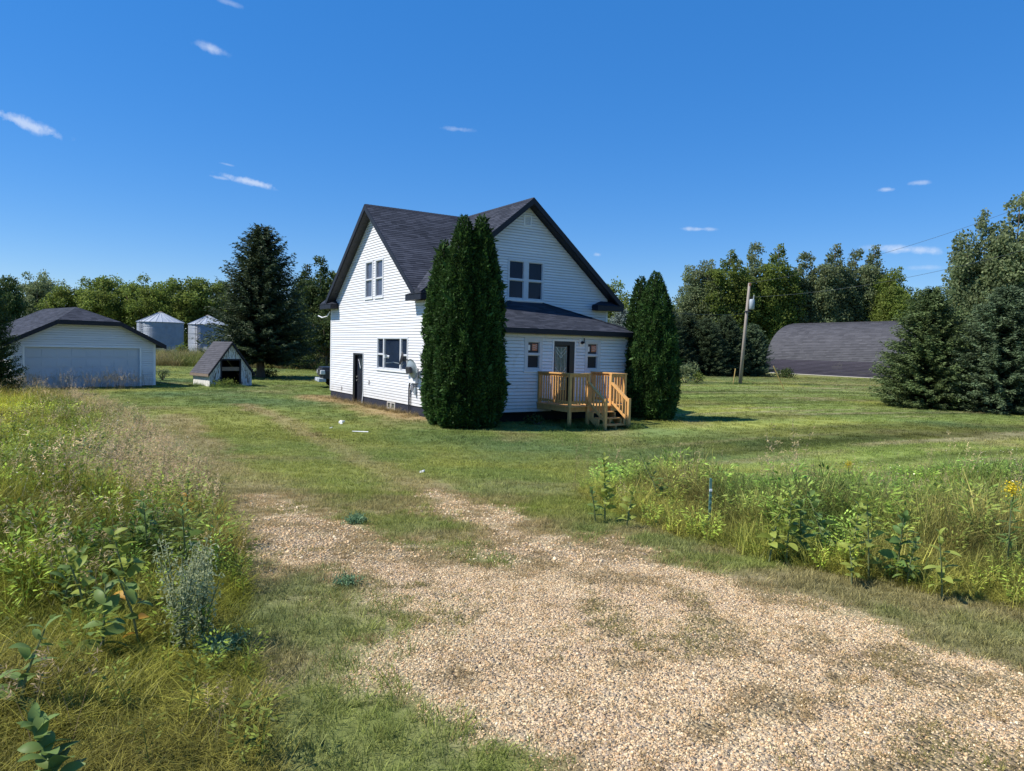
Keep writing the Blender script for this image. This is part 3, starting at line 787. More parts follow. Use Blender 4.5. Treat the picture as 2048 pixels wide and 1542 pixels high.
for zz in (2.16, 2.30, 1.44, 1.58, 1.20): came(gm_, zz, gx0, zz + .26); came(gm_, zz, gx1, zz + .26)
mb.build('leaded_bars', CAME, fd)
mb = MB(); mb.tube([PO + HB * 4.33 + UZ * 1.55 - nB * .07, PO + HB * 4.33 + UZ * 1.55], .03, 8); mb.build('door_knob', GALV, fd)
# lamp by the door
mb = MB(); mb.obox(PO, HB, nB, UZ, *lampb[:2], -.01, .045, *lampb[2:]); lb = mb.build('lamp_block', TRIMW, house)
mb = MB(); c_ = PO + HB * 4.86 + UZ * 2.71 + nB * .05
mb.tube([c_, c_ + nB * .05], .055, 12); mb.tube([c_ + nB * .05, c_ + nB * .10 + HB * .05 + UZ * .02], [.03, .04], 8); mb.obox(c_ + nB * .05, HB, nB, UZ, .05, .075, -.01, .02, -.02, .16)
mb.build('porch_lamp', BLACKM, lb)
# porch roof: low hip against the gable wall
PEZ, PE = 3.125, DP + .26
c00 = hx(-PE, PJ0 - .27, PEZ); c10 = hx(-PE, PJ1 + .27, PEZ); t0 = hx(-.005, 3.38, 4.19); t1 = hx(-.005, 4.90, 4.19); s0 = hx(-.005, PJ0 - .27, PEZ); s1 = hx(-.005, PJ1 + .27, PEZ)
for P, up in (([c00, c10, t1, t0], HA * PE + UZ * (4.19 - PEZ)), ([c10, s1, t1], -HB * (PJ1 + .27 - 4.9) + UZ * (4.19 - PEZ)), ([s0, c00, t0], HB * (3.38 - PJ0 + .27) + UZ * (4.19 - PEZ))):
    roof_slab(P, .05, NAVY, house, 'porch_roof_deck'); courses(P, up, .135, SHING, house)
mb = MB(); mb.obox(hx(0, 0, 0), HB, nB, UZ, PJ0 - .29, PJ1 + .29, PE - .002, PE + .025, 2.955, PEZ + .005); mb.build('fascia', NAVY, house)
mb = MB(); mb.obox(hx(0, 0, 0), HB, nB, UZ, PJ1 + .27, PJ1 + .292, 0, PE - .003, 2.955, PEZ + .005); mb.build('fascia', NAVY, house)
mb = MB(); mb.obox(hx(0, 0, 0), HB, nB, UZ, PJ0 - .27, PJ1 + .269, 0, PE - .003, 2.975, 2.99); mb.build('soffit', NAVY, house)
for (p, q) in ((c10, t1), (c00, t0)):
    d = (q - p) / np.linalg.norm(q - p); s = np.cross(d, UZ); s /= np.linalg.norm(s); mb = MB()
    mb.add([p + UZ * .03, q + UZ * .03, q + s * .11 - UZ * .0, p + s * .11 - UZ * .0], [(0, 3, 2, 1)]); mb.add([p + UZ * .03, q + UZ * .03, q - s * .11, p - s * .11], [(0, 1, 2, 3)])
    mb.build('ridge_cap', SHING, house)

# ------------------------------------------------------------------ utility things on the wall
sdish = mat('dish_grey_paint', (.30, .36, .40), .45, .06, 6)
DARKMETAL = mat('dark_bracket_metal', (.05, .05, .06), .5, .2, 9)
def dish(center, facing, up, r0, r1):
    V = []; Fc = []; facing = np.array(facing) / np.linalg.norm(facing); up = np.array(up); up = up - facing * np.dot(up, facing); up /= np.linalg.norm(up); sd_ = np.cross(facing, up)
    nr, na = 5, 28
    for s_ in (0, 1):
        for k in range(nr + 1):
            t_ = k / nr
            for q in range(na):
                an = 2 * math.pi * q / na
                V.append(center + sd_ * r0 * t_ * math.cos(an) + up * r1 * t_ * math.sin(an) + facing * (.09 * t_ * t_ + s_ * .012))
    m_ = (nr + 1) * na
    for s_ in (0, 1):
        for k in range(nr):
            for q in range(na):
                a0 = s_ * m_ + k * na + q; a1 = s_ * m_ + k * na + (q + 1) % na
                f = (a0, a1, a1 + na, a0 + na); Fc.append(f if s_ else f[::-1])
    for q in range(na):
        a0 = nr * na + q; a1 = nr * na + (q + 1) % na; Fc.append((a0, a1, a1 + m_, a0 + m_))
    return V, Fc, facing, up, sd_
# 1: dish whose back is seen
dc = hx(.52, 0, 1.62) + nA * .33
d1 = empty('satellite_dish', tuple(hx(.62, 0, 1.2))); tag(d1, 'grey satellite dish seen from behind beside the corner cedar, its bracket box showing', 'satellite dish', 'dishes on the sunlit wall')
V, Fc, fc_, up_, sd_ = dish(dc, np.array([.62, .70, .22]), UZ, .27, .36)
mobj('reflector', V, Fc, sdish, d1, True)
mb = MB(); mb.obox(dc - fc_ * .06, sd_, up_, fc_, -.10, .10, -.11, .11, -.05, .06); mb.build('mount_bracket', DARKMETAL, d1)
mb = MB(); mb.tube([dc - fc_ * .08, hx(.95, 0, 1.72) + nA * .22, hx(1.02, 0, 1.9) + nA * .10, hx(1.02, 0, 1.9)], .025, 7); mb.build('mast', DARKMETAL, d1)
# 2: dish seen edge on with its feed arm out to the left
dc2 = hx(1.15, 0, 1.98) + nA * .30
d2 = empty('satellite_dish', tuple(hx(1.1, 0, 1.8))); tag(d2, 'satellite dish seen edge on right of the picture window, feed arm reaching left', 'satellite dish', 'dishes on the sunlit wall')
V, Fc, fc_, up_, sd_ = dish(dc2, np.array([-.98, -.10, .22]), UZ + HA * .0, .24, .26)
mobj('reflector', V, Fc, DARKMETAL, d2, True)
lnb = dc2 + np.array([-.64, -.08, .06])
mb = MB(); mb.tube([dc2 - UZ * .2, dc2 - UZ * .16 + (lnb - dc2) * .55, lnb - UZ * .22, lnb - UZ * .03], .018, 6); mb.build('feed_arm', GREYM, d2)
mb = MB(); mb.tube([lnb - UZ * .04, lnb + UZ * .08], [.05, .06], 8); mb.tube([lnb + UZ * .03, lnb + UZ * .03 - fc_ * .14], [.04, .055], 8); mb.build('feed_horn', TRIMW, d2)
mb = MB(); mb.obox(dc2 - fc_ * .06, sd_, up_, fc_, -.07, .07, -.08, .08, -.04, .06); mb.tube([dc2 - fc_ * .08, hx(1.02, 0, 1.9)], .025, 6); mb.build('mount_bracket', DARKMETAL, d2)
# meter box with conduits
mbx = empty('meter_box', tuple(hx(.8, 0, 1.1))); tag(mbx, 'white utility box with looping wires and a dark conduit down to the ground', 'meter box')
mb = MB(); mb.obox(hx(0, 0, 0), HA, nA, UZ, .50, 1.08, .02, .12, 1.14, 1.68); mb.build('box_cover', mat('box_white', (.74, .75, .8), .4, .03), mbx)
mb = MB(); mb.tube([hx(1.16, 0, -.05) + nA * .06, hx(1.16, 0, .9) + nA * .06, hx(1.10, 0, 1.10) + nA * .07, hx(.95, 0, 1.18) + nA * .07], .028, 7)
mb.tube([hx(1.05, 0, .3) + nA * .05, hx(1.06, 0, .85) + nA * .05, hx(.9, 0, 1.0) + nA * .06, hx(.75, 0, 1.14) + nA * .06], .016, 6); mb.build('conduit', DARKMETAL, mbx)
mb = MB(); random.seed(3)
for k in range(6):
    a_, b_ = random.uniform(.5, .8), random.uniform(.7, 1.1); dz = random.uniform(.08, .38)
    mb.tube([hx(a_, 0, 1.14) + nA * .05, hx((a_ + b_) / 2 - .05, 0, 1.14 - dz) + nA * .10, hx(b_, 0, 1.10 - dz * .3) + nA * .05], .012, 5)
mb.build('cable', mat('grey_cable', (.20, .21, .24), .6, .2), mbx)
mb = MB(); mb.tube([hx(.62, 0, .72) + nA * .06, hx(.62, 0, .98) + nA * .06], .055, 10); mb.build('junction_can', GREYM, mbx)

# blocks at the foot of the corner
bl = W(875, 838); o_ = np.array([bl[0], bl[1], bl[2]])
blk = empty('concrete_block', tuple(o_)); tag(blk, 'brownish hollow block standing on end beside the corner cedar', 'block')
BX = np.array([.85, .52, 0]); BY = np.array([-.52, .85, 0])
mb = MB()
for (a0, a1, b0, b1) in ((-.15, -.11, -.1, .1), (.11, .15, -.1, .1), (-.11, .11, -.1, -.06), (-.11, .11, .06, .1)): mb.obox(o_, BX, BY, UZ, a0, a1, b0, b1, -.02, .19)
mb.obox(o_, BX, BY, UZ, -.11, .11, -.06, .06, -.02, .05); mb.build('block_shell', mat('brown_block', (.33, .25, .21), .9, .2, 10, .4), blk)
sl = W(884, 842); o_ = np.array([sl[0] + .1, sl[1] - .1, sl[2]])
mb = MB(); mb.prism([o_ + BX * x + BY * y for x, y in ((-.42, -.22), (.40, -.26), (.46, .10), (.1, .26), (-.4, .2))], (0, 0, .06)); sb = mb.build('paving_slab', CONC, None)
tag(sb, 'pale broken concrete slab lying at the foot of the corner cedar', 'slab')

# ------------------------------------------------------------------ the deck and its stairs
deck = empty('wooden_deck', tuple(hx(-3.4, 4.2, 0)))
tag(deck, 'new yellow pine deck with railing and open stairs in front of the porch door', 'deck')
DI0, DI1, DJ0, DJ1 = -DP - .03, -4.20, 3.02, 5.42      # from the wall out, left to right
SJ0, SJ1 = 3.86, 4.74
def dbox(name, i0, i1, j0, j1, z0, z1, m=PINE, par=None):
    mb = MB(); mb.obox(hx(0, 0, 0), HA, HB, UZ, min(i0, i1), max(i0, i1), min(j0, j1), max(j0, j1), z0, z1)
    return mb.build(name, m, par or deck)
k = 0; ii = DI0
while ii > DI1 - .02:
    dbox('deck_board', ii - .135, ii, DJ0 - .03, DJ1 + .03, .605, .642); ii -= .142
dbox('rim_joist', DI0, DI1, DJ0, DJ0 + .04, .45, .60); dbox('rim_joist', DI0, DI1, DJ1 - .04, DJ1, .45, .60)
dbox('rim_joist', DI1, DI1 + .04, DJ0 + .042, DJ1 - .042, .45, .60)
for jj in (3.5, 3.95, 4.4, 4.9): dbox('joist', DI0, DI1 + .05, jj, jj + .04, .46, .602)
PS = .09
def post(i, j, z0, z1): return dbox('post', i - PS / 2, i + PS / 2, j - PS / 2, j + PS / 2, z0, z1)
fi = DI1 - .046
for jj in (DJ0 + .05, SJ0 - .05): post(fi, jj, -.25, 1.66)
post(fi, SJ1 + .05, .10, 1.66); post(fi, DJ1 - .05, -.25, 1.66)
post(DI0 - .06, DJ0 + .05, .643, 1.66); post(DI0 - .06, DJ1 - .05, .643, 1.66)
def railf(j0, j1, n):     # railing section along the front
    dbox('top_rail', fi - .07, fi + .07, j0, j1, 1.66, 1.70); dbox('upper_rail', fi - .02, fi + .02, j0 + .05, j1 - .05, 1.57, 1.655)
    dbox('bottom_rail', fi - .02, fi + .02, j0 + .05, j1 - .05, .72, .80)
    for q in range(n):
        jj = j0 + .05 + (j1 - j0 - .1) * (q + 1) / (n + 1); dbox('baluster', fi - .058, fi - .022, jj - .018, jj + .018, .70, 1.60)
railf(DJ0, SJ0, 5); railf(SJ1, DJ1, 3)
for jj in (DJ0 + .05, DJ1 - .05):
    dbox('top_rail', fi + .072, DI0, jj - .07, jj + .07, 1.66, 1.70); dbox('upper_rail', fi + .05, DI0 - .11, jj - .02, jj + .02, 1.57, 1.655); dbox('bottom_rail', fi + .05, DI0 - .11, jj - .02, jj + .02, .72, .80)
    for q in range(11):
        i_ = fi + .05 + (DI0 - fi - .16) * (q + 1) / 12; dbox('baluster', i_ - .018, i_ + .018, jj - .058, jj - .022, .70, 1.60)
# stairs
run, rise = .30, .18; si_ = DI1 - .005
zb = float(terrain(*hx(-5.1, 4.3, 0)[:2]))
for k in range(3):
    z_ = .64 - rise * (k + 1); i_ = si_ - run * k
    for h in (0, 1): dbox('tread', i_ - .14 - h * .148, i_ - h * .148, SJ0 - .0, SJ1 + .0, z_ - .04, z_)
for jj in (SJ0 - .045, SJ1 + .005, (SJ0 + SJ1) / 2 - .02):
    P = [(si_, .60), (si_ - .05, .60)]
    z_ = .60
    pts = [(si_, .60)]
    for k in range(3):
        z2 = .60 - rise * (k + 1)
        pts += [(si_ - run * k - .003, z2)] if k else [(si_ - .003, z2)]
        pts += [(si_ - run * (k + 1), z2)]
    pts += [(si_ - run * 3, zb - .05), (si_ - run * 2.4, zb - .05), (si_, .30)]
    mb = MB(); 
    # solid saw-tooth stringer made of convex slices
    for k in range(3):
        z2 = .60 - rise * (k + 1) + (0 if k else 0)
        xa, xb = si_ - run * k, si_ - run * (k + 1)
        la = max(zb - .08, .30 - (.60 / .9) * run * k); lb_ = max(zb - .08, .30 - (.60 / .9) * run * (k + 1))
        mb.prism([hx(xa, jj, z2 - .001), hx(xb + .001, jj, z2 - .001), hx(xb + .001, jj, min(lb_, z2 - .05)), hx(xa, jj, min(la, z2 - .05))], HB * .04)
    mb.build('stringer', PINE, deck)
pi_ = si_ - .93
for jj in (SJ0 - .05, SJ1 + .05):
    post(pi_, jj, zb - .15, .93)
    ta, tb = 1.42, .88
    for nm, dz, w_, hh in (('stair_rail', 0, .045, .085), ('stair_bottom_rail', -.62, .02, .09)):
        mb = MB(); P = [hx(fi - .046, jj - w_, ta + dz), hx(pi_ + .046, jj - w_, tb + dz + .02), hx(pi_ + .046, jj - w_, tb + dz + .02 - hh), hx(fi - .046, jj - w_, ta + dz - hh)]
        mb.prism(P, HB * 2 * w_); mb.build(nm, PINE, deck)
    for q in range(5):
        f_ = (q + 1) / 6; i_ = fi + (pi_ - fi) * f_; zt = ta + (tb - ta) * f_ - .06; dbox('baluster', i_ - .018, i_ + .018, jj - .018, jj + .018, zt - .60, zt)

# ------------------------------------------------------------------ garage
g0 = np.array([-18.97, 38.33, 0]); gth = R(48); GX = -np.array([math.cos(gth), math.sin(gth), 0]); GN = np.array([math.sin(gth), -math.cos(gth), 0]); GB = -GN
garage = empty('garage', tuple(g0)); tag(garage, 'white two car garage with dark clipped gable roof and wide panelled door', 'garage')
GW, GD, GE = 6.45, 6.8, 2.22
def gp(x, d, z): return g0 + GX * x + GB * d + UZ * z
gs = 1.52; GCL = 3.30
polyG = [(0, .05), (GW, .05), (GW, GE), (GW / 2 + gs, GCL - .12), (GW / 2 - gs, GCL - .12), (0, GE)]
gdoor = (.78, 5.92, -.05, 1.98)
mb = MB(); mb.prism([gp(x, .14, z) for x, z in polyG], GB * .08); mb.build('wall', WHITE, garage)
siding(g0, GX, GN, polyG, [gdoor], .05, .115, WHITE, garage)
for x_ in (0, GW):
    sg = -1 if x_ == 0 else 1
    mb = MB(); mb.prism([gp(x_ - sg * .10, .22, 0), gp(x_ - sg * .10, GD, 0), gp(x_ - sg * .10, GD, GE), gp(x_ - sg * .10, .22, GE)], GX * sg * .08); mb.build('wall', WHITE, garage)
    siding(gp(x_, 0, 0), GB, GX * sg, [(0, .05), (GD, .05), (GD, GE), (0, GE)], [], .05, .115, WHITE, garage)
    mb = MB(); mb.obox(gp(x_, 0, 0), GX * sg, GN, UZ, -.09, .022, .001, .022, .05, GE); mb.obox(gp(x_, 0, 0), GX * sg, GN, UZ, .001, .022, -.09, .001, .05, GE); mb.build('corner_board', TRIMW, garage)
mb = MB(); mb.prism([gp(x, GD, z) for x, z in [(0, .05), (GW, .05), (GW, GE), (GW / 2, 3.9), (0, GE)]], GN * .1); mb.build('wall', WHITE, garage)
# door of four rows of eight raised panels
rows, cols = 4, 8
fr = MB()
for q in ((.70, .78, 0, 2.04), (5.92, 6.0, 0, 2.04), (.78, 5.92, 1.98, 2.04)): fr.obox(g0, GX, GN, UZ, q[0], q[1], -.12, .028, q[2], q[3])
fr.build('door_frame', TRIMW, garage)
for r_ in range(rows):
    zz0 = -.03 + r_ * .5; mb = MB(); mb.obox(g0, GX, GN, UZ, .785, 5.915, -.13, -.085, zz0 + .004, zz0 + .496); sec = mb.build('door_section', GDOOR, garage)
    for c_ in range(cols):
        xx = .785 + (5.13) * (c_ + .5) / cols; mb = MB(); mb.obox(g0, GX, GN, UZ, xx - .245, xx + .245, -.084, -.070, zz0 + .09, zz0 + .41); mb.build('door_panel', GDOOR, sec)
# roof
OVg = .42; RZ = 4.02; sl_ = (RZ - (GE + .16)) / (GW / 2); ez = RZ - sl_ * (GW / 2 + OVg); xc = (RZ - GCL) / sl_
cl = 1.6  # how far the clipped hip runs back
fl = -.38
def zg(x): return RZ - sl_ * abs(x - GW / 2)
Pl = [gp(GW + OVg, fl, ez), gp(GW + OVg, GD + .3, ez), gp(GW / 2, GD + .3, RZ), gp(GW / 2, cl, RZ), gp(GW / 2 + xc, fl, GCL)]
Pr = [gp(-OVg, fl, ez), gp(-OVg, GD + .3, ez), gp(GW / 2, GD + .3, RZ), gp(GW / 2, cl, RZ), gp(GW / 2 - xc, fl, GCL)]
Pc = [gp(GW / 2 + xc, fl, GCL), gp(GW / 2, cl, RZ), gp(GW / 2 - xc, fl, GCL)]
for P, up in ((Pl, -GX + UZ * sl_), (Pr, GX + UZ * sl_), (Pc, GB * (cl - fl) + UZ * (RZ - GCL))):
    roof_slab(P, .12, NAVY, garage, 'roof_deck'); courses(P, up, .15, SHING, garage)
mb = MB()
for a_, b_ in ((Pl[0], Pl[4]), (Pl[4], Pr[4]), (Pr[4], Pr[0])):
    mb.prism([a_ + UZ * .01 + GN * .002, b_ + UZ * .01 + GN * .002, b_ - UZ * .21 + GN * .002, a_ - UZ * .21 + GN * .002], GN * .03)
mb.build('rake_board', NAVY, garage)
for a_, b_ in ((Pl[0], Pl[1]), (Pr[0], Pr[1])):
    mb = MB(); sgn = 1 if a_ is Pl[0] else -1
    mb.prism([a_ + GX * sgn * .002 + UZ * .01, b_ + GX * sgn * .002 + UZ * .01, b_ + GX * sgn * .002 - UZ * .15, a_ + GX * sgn * .002 - UZ * .15], GX * sgn * .02); mb.build('fascia', NAVY, garage)

# ------------------------------------------------------------------ small A-frame shed
s0_ = np.array([-16.4, 39.1, 0]); sth = R(48); SX = np.array([math.cos(sth), math.sin(sth), 0]); SN = np.array([math.sin(sth), -math.cos(sth), 0]); SB = -SN
shed = empty('animal_shed', tuple(s0_)); tag(shed, 'small steep roofed shed with peeling white boards and an open dark front', 'shed')
SW, SD, SE, SZ = 2.45, 2.0, .74, 2.36
def sp_(x, d, z): return s0_ + SX * x + SB * d + UZ * z
ks = (SZ - SE) / (SW / 2)
def vboards(x0, x1, low, topf, O, ux, n, m, w=.155, nm='wall_board'):
    x = x0; k = 0
    while x < x1 - .01:
        xe = min(x + w, x1); mb = MB()
        P = [O + ux * (x + .003) + UZ * low, O + ux * (xe - .003) + UZ * low, O + ux * (xe - .003) + UZ * topf(xe - .003), O + ux * (x + .003) + UZ * topf(x + .003)]
        mb.prism([p - n * .02 for p in P], n * (.02 + .006 * (k % 2))); mb.build(nm, m, shed); x = xe; k += 1
ztop = lambda x: SE + ks * (SW / 2 - abs(x - SW / 2)) - .03
vboards(.0, .60, -.05, ztop, s0_, SX, SN, PEEL); vboards(1.80, SW, -.05, ztop, s0_, SX, SN, PEEL)
vboards(.62, SW / 2, 1.50, ztop, s0_, SX, SN, PEEL); vboards(SW / 2, 1.78, 1.50, ztop, s0_, SX, SN, PEEL)
vboards(0, SD, -.05, lambda x: SE - .02, s0_, SB, -SX, SUNNY_WHITE)
for (q0, q1, q2, q3, m_, nm) in ((.60, .69, -.05, 1.47, NAVY, 'door_post'), (1.71, 1.80, -.05, 1.47, NAVY, 'door_post'), (.60, 1.80, 1.42, 1.50, NAVY, 'lintel')):
    mb = MB(); mb.obox(s0_, SX, SN, UZ, q0, q1, -.04, .02, q2 if nm != 'door_post' else q2, q3 if nm != 'door_post' else 1.419); mb.build(nm, m_, shed)
mb = MB(); mb.obox(s0_, SX, SN, UZ, .64, 1.76, -.055, -.042, .84, 1.05); mb.build('cross_board', OLDWOOD, shed)
mb = MB(); mb.prism([sp_(0, SD, 0), sp_(SW, SD, 0), sp_(SW, SD, SE), sp_(SW / 2, SD, SZ - .1), sp_(0, SD, SE)], SN * .03); mb.build('wall', INTER, shed)
mb = MB(); mb.prism([sp_(SW, .03, 0), sp_(SW, SD - .03, 0), sp_(SW, SD - .03, SE), sp_(SW, .03, SE)], SX * -.03); mb.build('wall', INTER, shed)
for sg in (-1, 1):
    xe = SW / 2 + sg * (SW / 2 + .12); zeave = SE + .02 - .12 * ks + .08
    P = [sp_(xe, -.14, zeave), sp_(xe, SD + .1, zeave), sp_(SW / 2, SD + .1, SZ + .08), sp_(SW / 2, -.14, SZ + .08)]
    roof_slab(P, .07, NAVY, shed, 'roof_deck'); courses(P, -SX * sg * 1 + UZ * ks, .13, SHINGQ, shed)
    mb = MB(); mb.prism([P[0] + SN * .002, P[3] + SN * .002, P[3] + SN * .002 - UZ * .14, P[0] + SN * .002 - UZ * .14], SN * .025); mb.build('rake_board', NAVY, shed)
    mb = MB(); mb.prism([P[0] + SX * sg * .001, P[1] + SX * sg * .001, P[1] + SX * sg * .001 - UZ * .15, P[0] + SX * sg * .001 - UZ * .15], SX * sg * .02); mb.build('fascia', OLDWOOD, shed)
mb = MB(); mb.obox(s0_, SX, SN, UZ, 1.98, 2.18, .008, .02, .86, .88); mb.obox(s0_, SX, SN, UZ, 2.07, 2.09, .008, .02, .66, .86); mb.build('latch', DARKMETAL, shed)

# ------------------------------------------------------------------ grain bins
def grain_bin(c, rad, he, hp, label, lad):
    root = empty('grain_bin', c); tag(root, label, 'grain bin', 'corrugated grain bins beyond the lawn')
    c = np.array(c, float); na = 48
    prof = []
    z = 0
    while z < he - .01:
        prof += [(rad + .0, z), (rad + .035, z + .06), (rad + .035, z + .14), (rad, z + .20)]; z += .20
    nring = int(he / .82)
    for k in range(nring):
        lo_, hi_ = k * he / nring, (k + 1) * he / nring; zs = [(rad, lo_)] + [p for p in prof if lo_ + .01 < p[1] < hi_ - .01] + [(rad, hi_)]
        V = []; Fc = []
        for (r_, z_) in zs:
            for q in range(na): an = 2 * math.pi * q / na; V.append(c + np.array([r_ * math.cos(an), r_ * math.sin(an), z_]))
        for a_ in range(len(zs) - 1):
            for q in range(na): Fc.append((a_ * na + q, a_ * na + (q + 1) % na, (a_ + 1) * na + (q + 1) % na, (a_ + 1) * na + q))
        mobj('wall_ring', V, Fc, GALV, root, True)
    n = 24
    for k in range(n):
        a0, a1 = 2 * math.pi * k / n, 2 * math.pi * (k + 1) / n
        f = lambda an, r_, z_: c + np.array([r_ * math.cos(an), r_ * math.sin(an), z_])
        mb = MB(); mb.prism([f(a0, rad + .18, he - .08), f(a1, rad + .18, he - .08), f(a1, .35, hp), f(a0, .35, hp)], (0, 0, .02)); mb.build('roof_panel', GALVR, root)
        mb = MB(); mb.tube([f(a0, rad + .18, he - .04), f(a0, .35, hp + .04)], .045, 4); mb.build('roof_rib', GALVR, root)
    mb = MB(); mb.tube([c + UZ * (hp - .05), c + UZ * (hp + .14), c + UZ * (hp + .22)], [.38, .38, .1], 14); mb.build('roof_cap', mat('rusty_cap', (.38, .33, .27), .7, .2), root)
    an = lad; d = np.array([math.cos(an), math.sin(an), 0]); s = np.array([-math.sin(an), math.cos(an), 0]); mb = MB()
    for q in (-.25, .25): mb.tube([c + d * (rad + .16) + s * q + UZ * .6, c + d * (rad + .16) + s * q + UZ * (he + .2), c + d * (rad * .35) + s * q * .8 + UZ * (he + .18 + (hp - he) * .65)], .03, 4)
    for q in range(16): mb.tube([c + d * (rad + .16) - s * .25 + UZ * (.7 + q * .32), c + d * (rad + .16) + s * .25 + UZ * (.7 + q * .32)], .022, 4)
    mb.build('ladder', DARKMETAL, root)
    mb = MB(); mb.obox(c + d * (rad + .02) + s * 1.9, s, d, UZ, -.5, .5, -.3, .06, .5, 1.4); mb.build('hatch', GALVR, root)
p1 = at(321, 128); grain_bin((p1[0], p1[1], 0), 3.72, 5.65, 7.25, 'round corrugated steel grain bin right of the garage, whole cone roof visible', R(-118))
p2 = at(416, 140); grain_bin((p2[0], p2[1], 0), 3.5, 5.7, 7.3, 'second steel grain bin, partly hidden behind the big spruce boughs', R(-100))

# ------------------------------------------------------------------ quonset barn
QD = np.array([.44, -.898, 0]); QN = np.array([.898, .44, 0]); q0 = np.array([35.2, 100.7, 0])
barn = empty('quonset_barn', tuple(q0)); tag(barn, 'long arched barn with grey shingle roof and dark lower board band', 'barn')
QR, QH, QL = 6.2, 7.0, 32
def qprof(t):   # t 0..1 over the arch
    an = math.pi * t; return QR - QR * np.sign(math.cos(an)) * abs(math.cos(an)) ** .86, QH * math.sin(an) ** .80
pr = [qprof(k / 64) for k in range(65)]
low = [p for p in pr if p[1] < 1.65][:]
first_up = next(k for k, p in enumerate(pr) if p[1] >= 1.6)
V = []; Fc = []; rr = []
BAND = mat('dark_purple_boards', (.026, .022, .036), .6, .25, .6, .3, 30, col2=(.07, .063, .08), thr=(.60, .74), stretch=(.35, .35, 6))
zt = pr[first_up][1]
xlo = np.interp(np.linspace(0, zt, 12), [p[1] for p in pr[:first_up + 1]], [p[0] for p in pr[:first_up + 1]])
for k in range(11):
    z0_, z1_ = zt * k / 11, zt * (k + 1) / 11; mb = MB()
    mb.prism([q0 + QN * (xlo[k] - .04) + UZ * z0_, q0 + QN * (xlo[k + 1] - .0) + UZ * (z1_ - .01), q0 + QN * (xlo[k + 1] + .1) + UZ * (z1_ - .01), q0 + QN * (xlo[k] + .1) + UZ * z0_], QD * QL); mb.build('wall_board', BAND, barn)
# shingled shell as lapped courses
verts = []; faces = []; ra = []
pts = []
acc_ = 0
dense = [qprof(k / 2000) for k in range(int(2000 * first_up / 64), 1001 + 900)]
cum = [0]
for a_, b_ in zip(dense[:-1], dense[1:]): cum.append(cum[-1] + math.hypot(b_[0] - a_[0], b_[1] - a_[1]))
exp_ = .22; nC = int(cum[-1] / exp_)
cx = np.interp(np.arange(nC + 1) * exp_, cum, [p[0] for p in dense]); cz = np.interp(np.arange(nC + 1) * exp_, cum, [p[1] for p in dense])
for k in range(nC):
    a_ = q0 + QN * cx[k] + UZ * cz[k]; b_ = q0 + QN * cx[k + 1] + UZ * cz[k + 1]; d = b_ - a_; nrm = np.cross(QD, d); nrm /= np.linalg.norm(nrm)
    if np.dot(nrm, (q0 + QN * QR) - a_) > 0: nrm = -nrm
    s = 0; 
    while s < QL:
        w = random.uniform(.5, 1.1); e = min(QL, s + w); li = random.uniform(.02, .05); kk = len(verts); r = random.random()
        verts += [a_ + QD * s + nrm * li, a_ + QD * e + nrm * li, b_ + QD * e, b_ + QD * s, a_ + QD * s, a_ + QD * e]; faces += [(kk, kk + 1, kk + 2, kk + 3), (kk + 4, kk + 5, kk + 1, kk)]; ra += [r] * 6; s = e
o = mobj('shingle_courses', verts, faces, SHINGQ, barn); a_ = o.data.attributes.new('rnd', 'FLOAT', 'POINT'); a_.data.foreach_set('value', np.array(ra, np.float32)); tag(o, kind='stuff')
for s in (.05, QL - .05):
    mb = MB(); mb.prism([q0 + QN * p[0] + UZ * max(p[1] - .05, 0) + QD * s for p in pr], QD * .05 * (1 if s < 1 else -1)); mb.build('end_wall', NAVY, barn)
mb = MB(); mb.obox(q0, QD, QN, UZ, -.1, QL, -.12, .03, -.1, .07); mb.build('footing', CONC, barn)

# ------------------------------------------------------------------ pickup, mostly behind the house
CAR = mat('dark_grey_car_paint', (.022, .026, .032), .35, .1, 3, spec=.35); CHROME = mat('chrome', (.30, .31, .33), .3, .05, metallic=.9); TYRE = mat('tyre_rubber', (.02, .02, .02), .8, .2)
hd = np.array([-.929, -.370, 0]); sd2 = np.array([-.370, .929, 0]) * -1   # sd2 points to the driver side seen by the camera
cf = np.array([-10.58, 39.9, 0]); cc = cf - hd * .0 - sd2 * .95
truck = empty('pickup_truck', tuple(cc - hd * 1.0)); tag(truck, 'dark grey pickup truck whose front end shows past the left corner of the house', 'pickup truck')
def tb(name, x0, x1, y0, y1, z0, z1, m, tp=0, par=None):
    mb = MB(); P = []
    for (x, y, z, t_) in ((x0, y0, z0, 0), (x1, y0, z0, 0), (x1, y1, z0, 0), (x0, y1, z0, 0), (x0 + tp, y0 + tp, z1, 0), (x1 - tp, y0 + tp, z1, 0), (x1 - tp, y1 - tp, z1, 0), (x0 + tp, y1 - tp, z1, 0)):
        P.append(cc + hd * x + sd2 * y + UZ * z)
    Fc = [(0, 3, 2, 1), (4, 5, 6, 7), (0, 1, 5, 4), (1, 2, 6, 5), (2, 3, 7, 6), (3, 0, 4, 7)]
    if np.dot(np.cross(hd, sd2), UZ) < 0: Fc = [f[::-1] for f in Fc]
    mb.add(P, Fc); o = mb.build(name, m, par or truck)
    bv = o.modifiers.new('bevel', 'BEVEL'); bv.width = .03; bv.segments = 2; return o
body = tb('body', -5.2, -.12, -.93, .93, .50, .98, CAR, .03); tb('hood', -1.45, -.02, -.86, .86, .95, 1.17, CAR, .07)
tb('cab', -3.3, -1.35, -.84, .84, .97, 1.82, CAR, .22); tb('windscreen', -1.62, -1.36, -.70, .70, 1.15, 1.68, GLASS, .1); tb('side_window', -3.0, -1.7, .70, .845, 1.20, 1.62, GLASS, .03)
gr = tb('grille', -.14, .03, -.50, .50, .66, 1.06, DARKMETAL, .02)
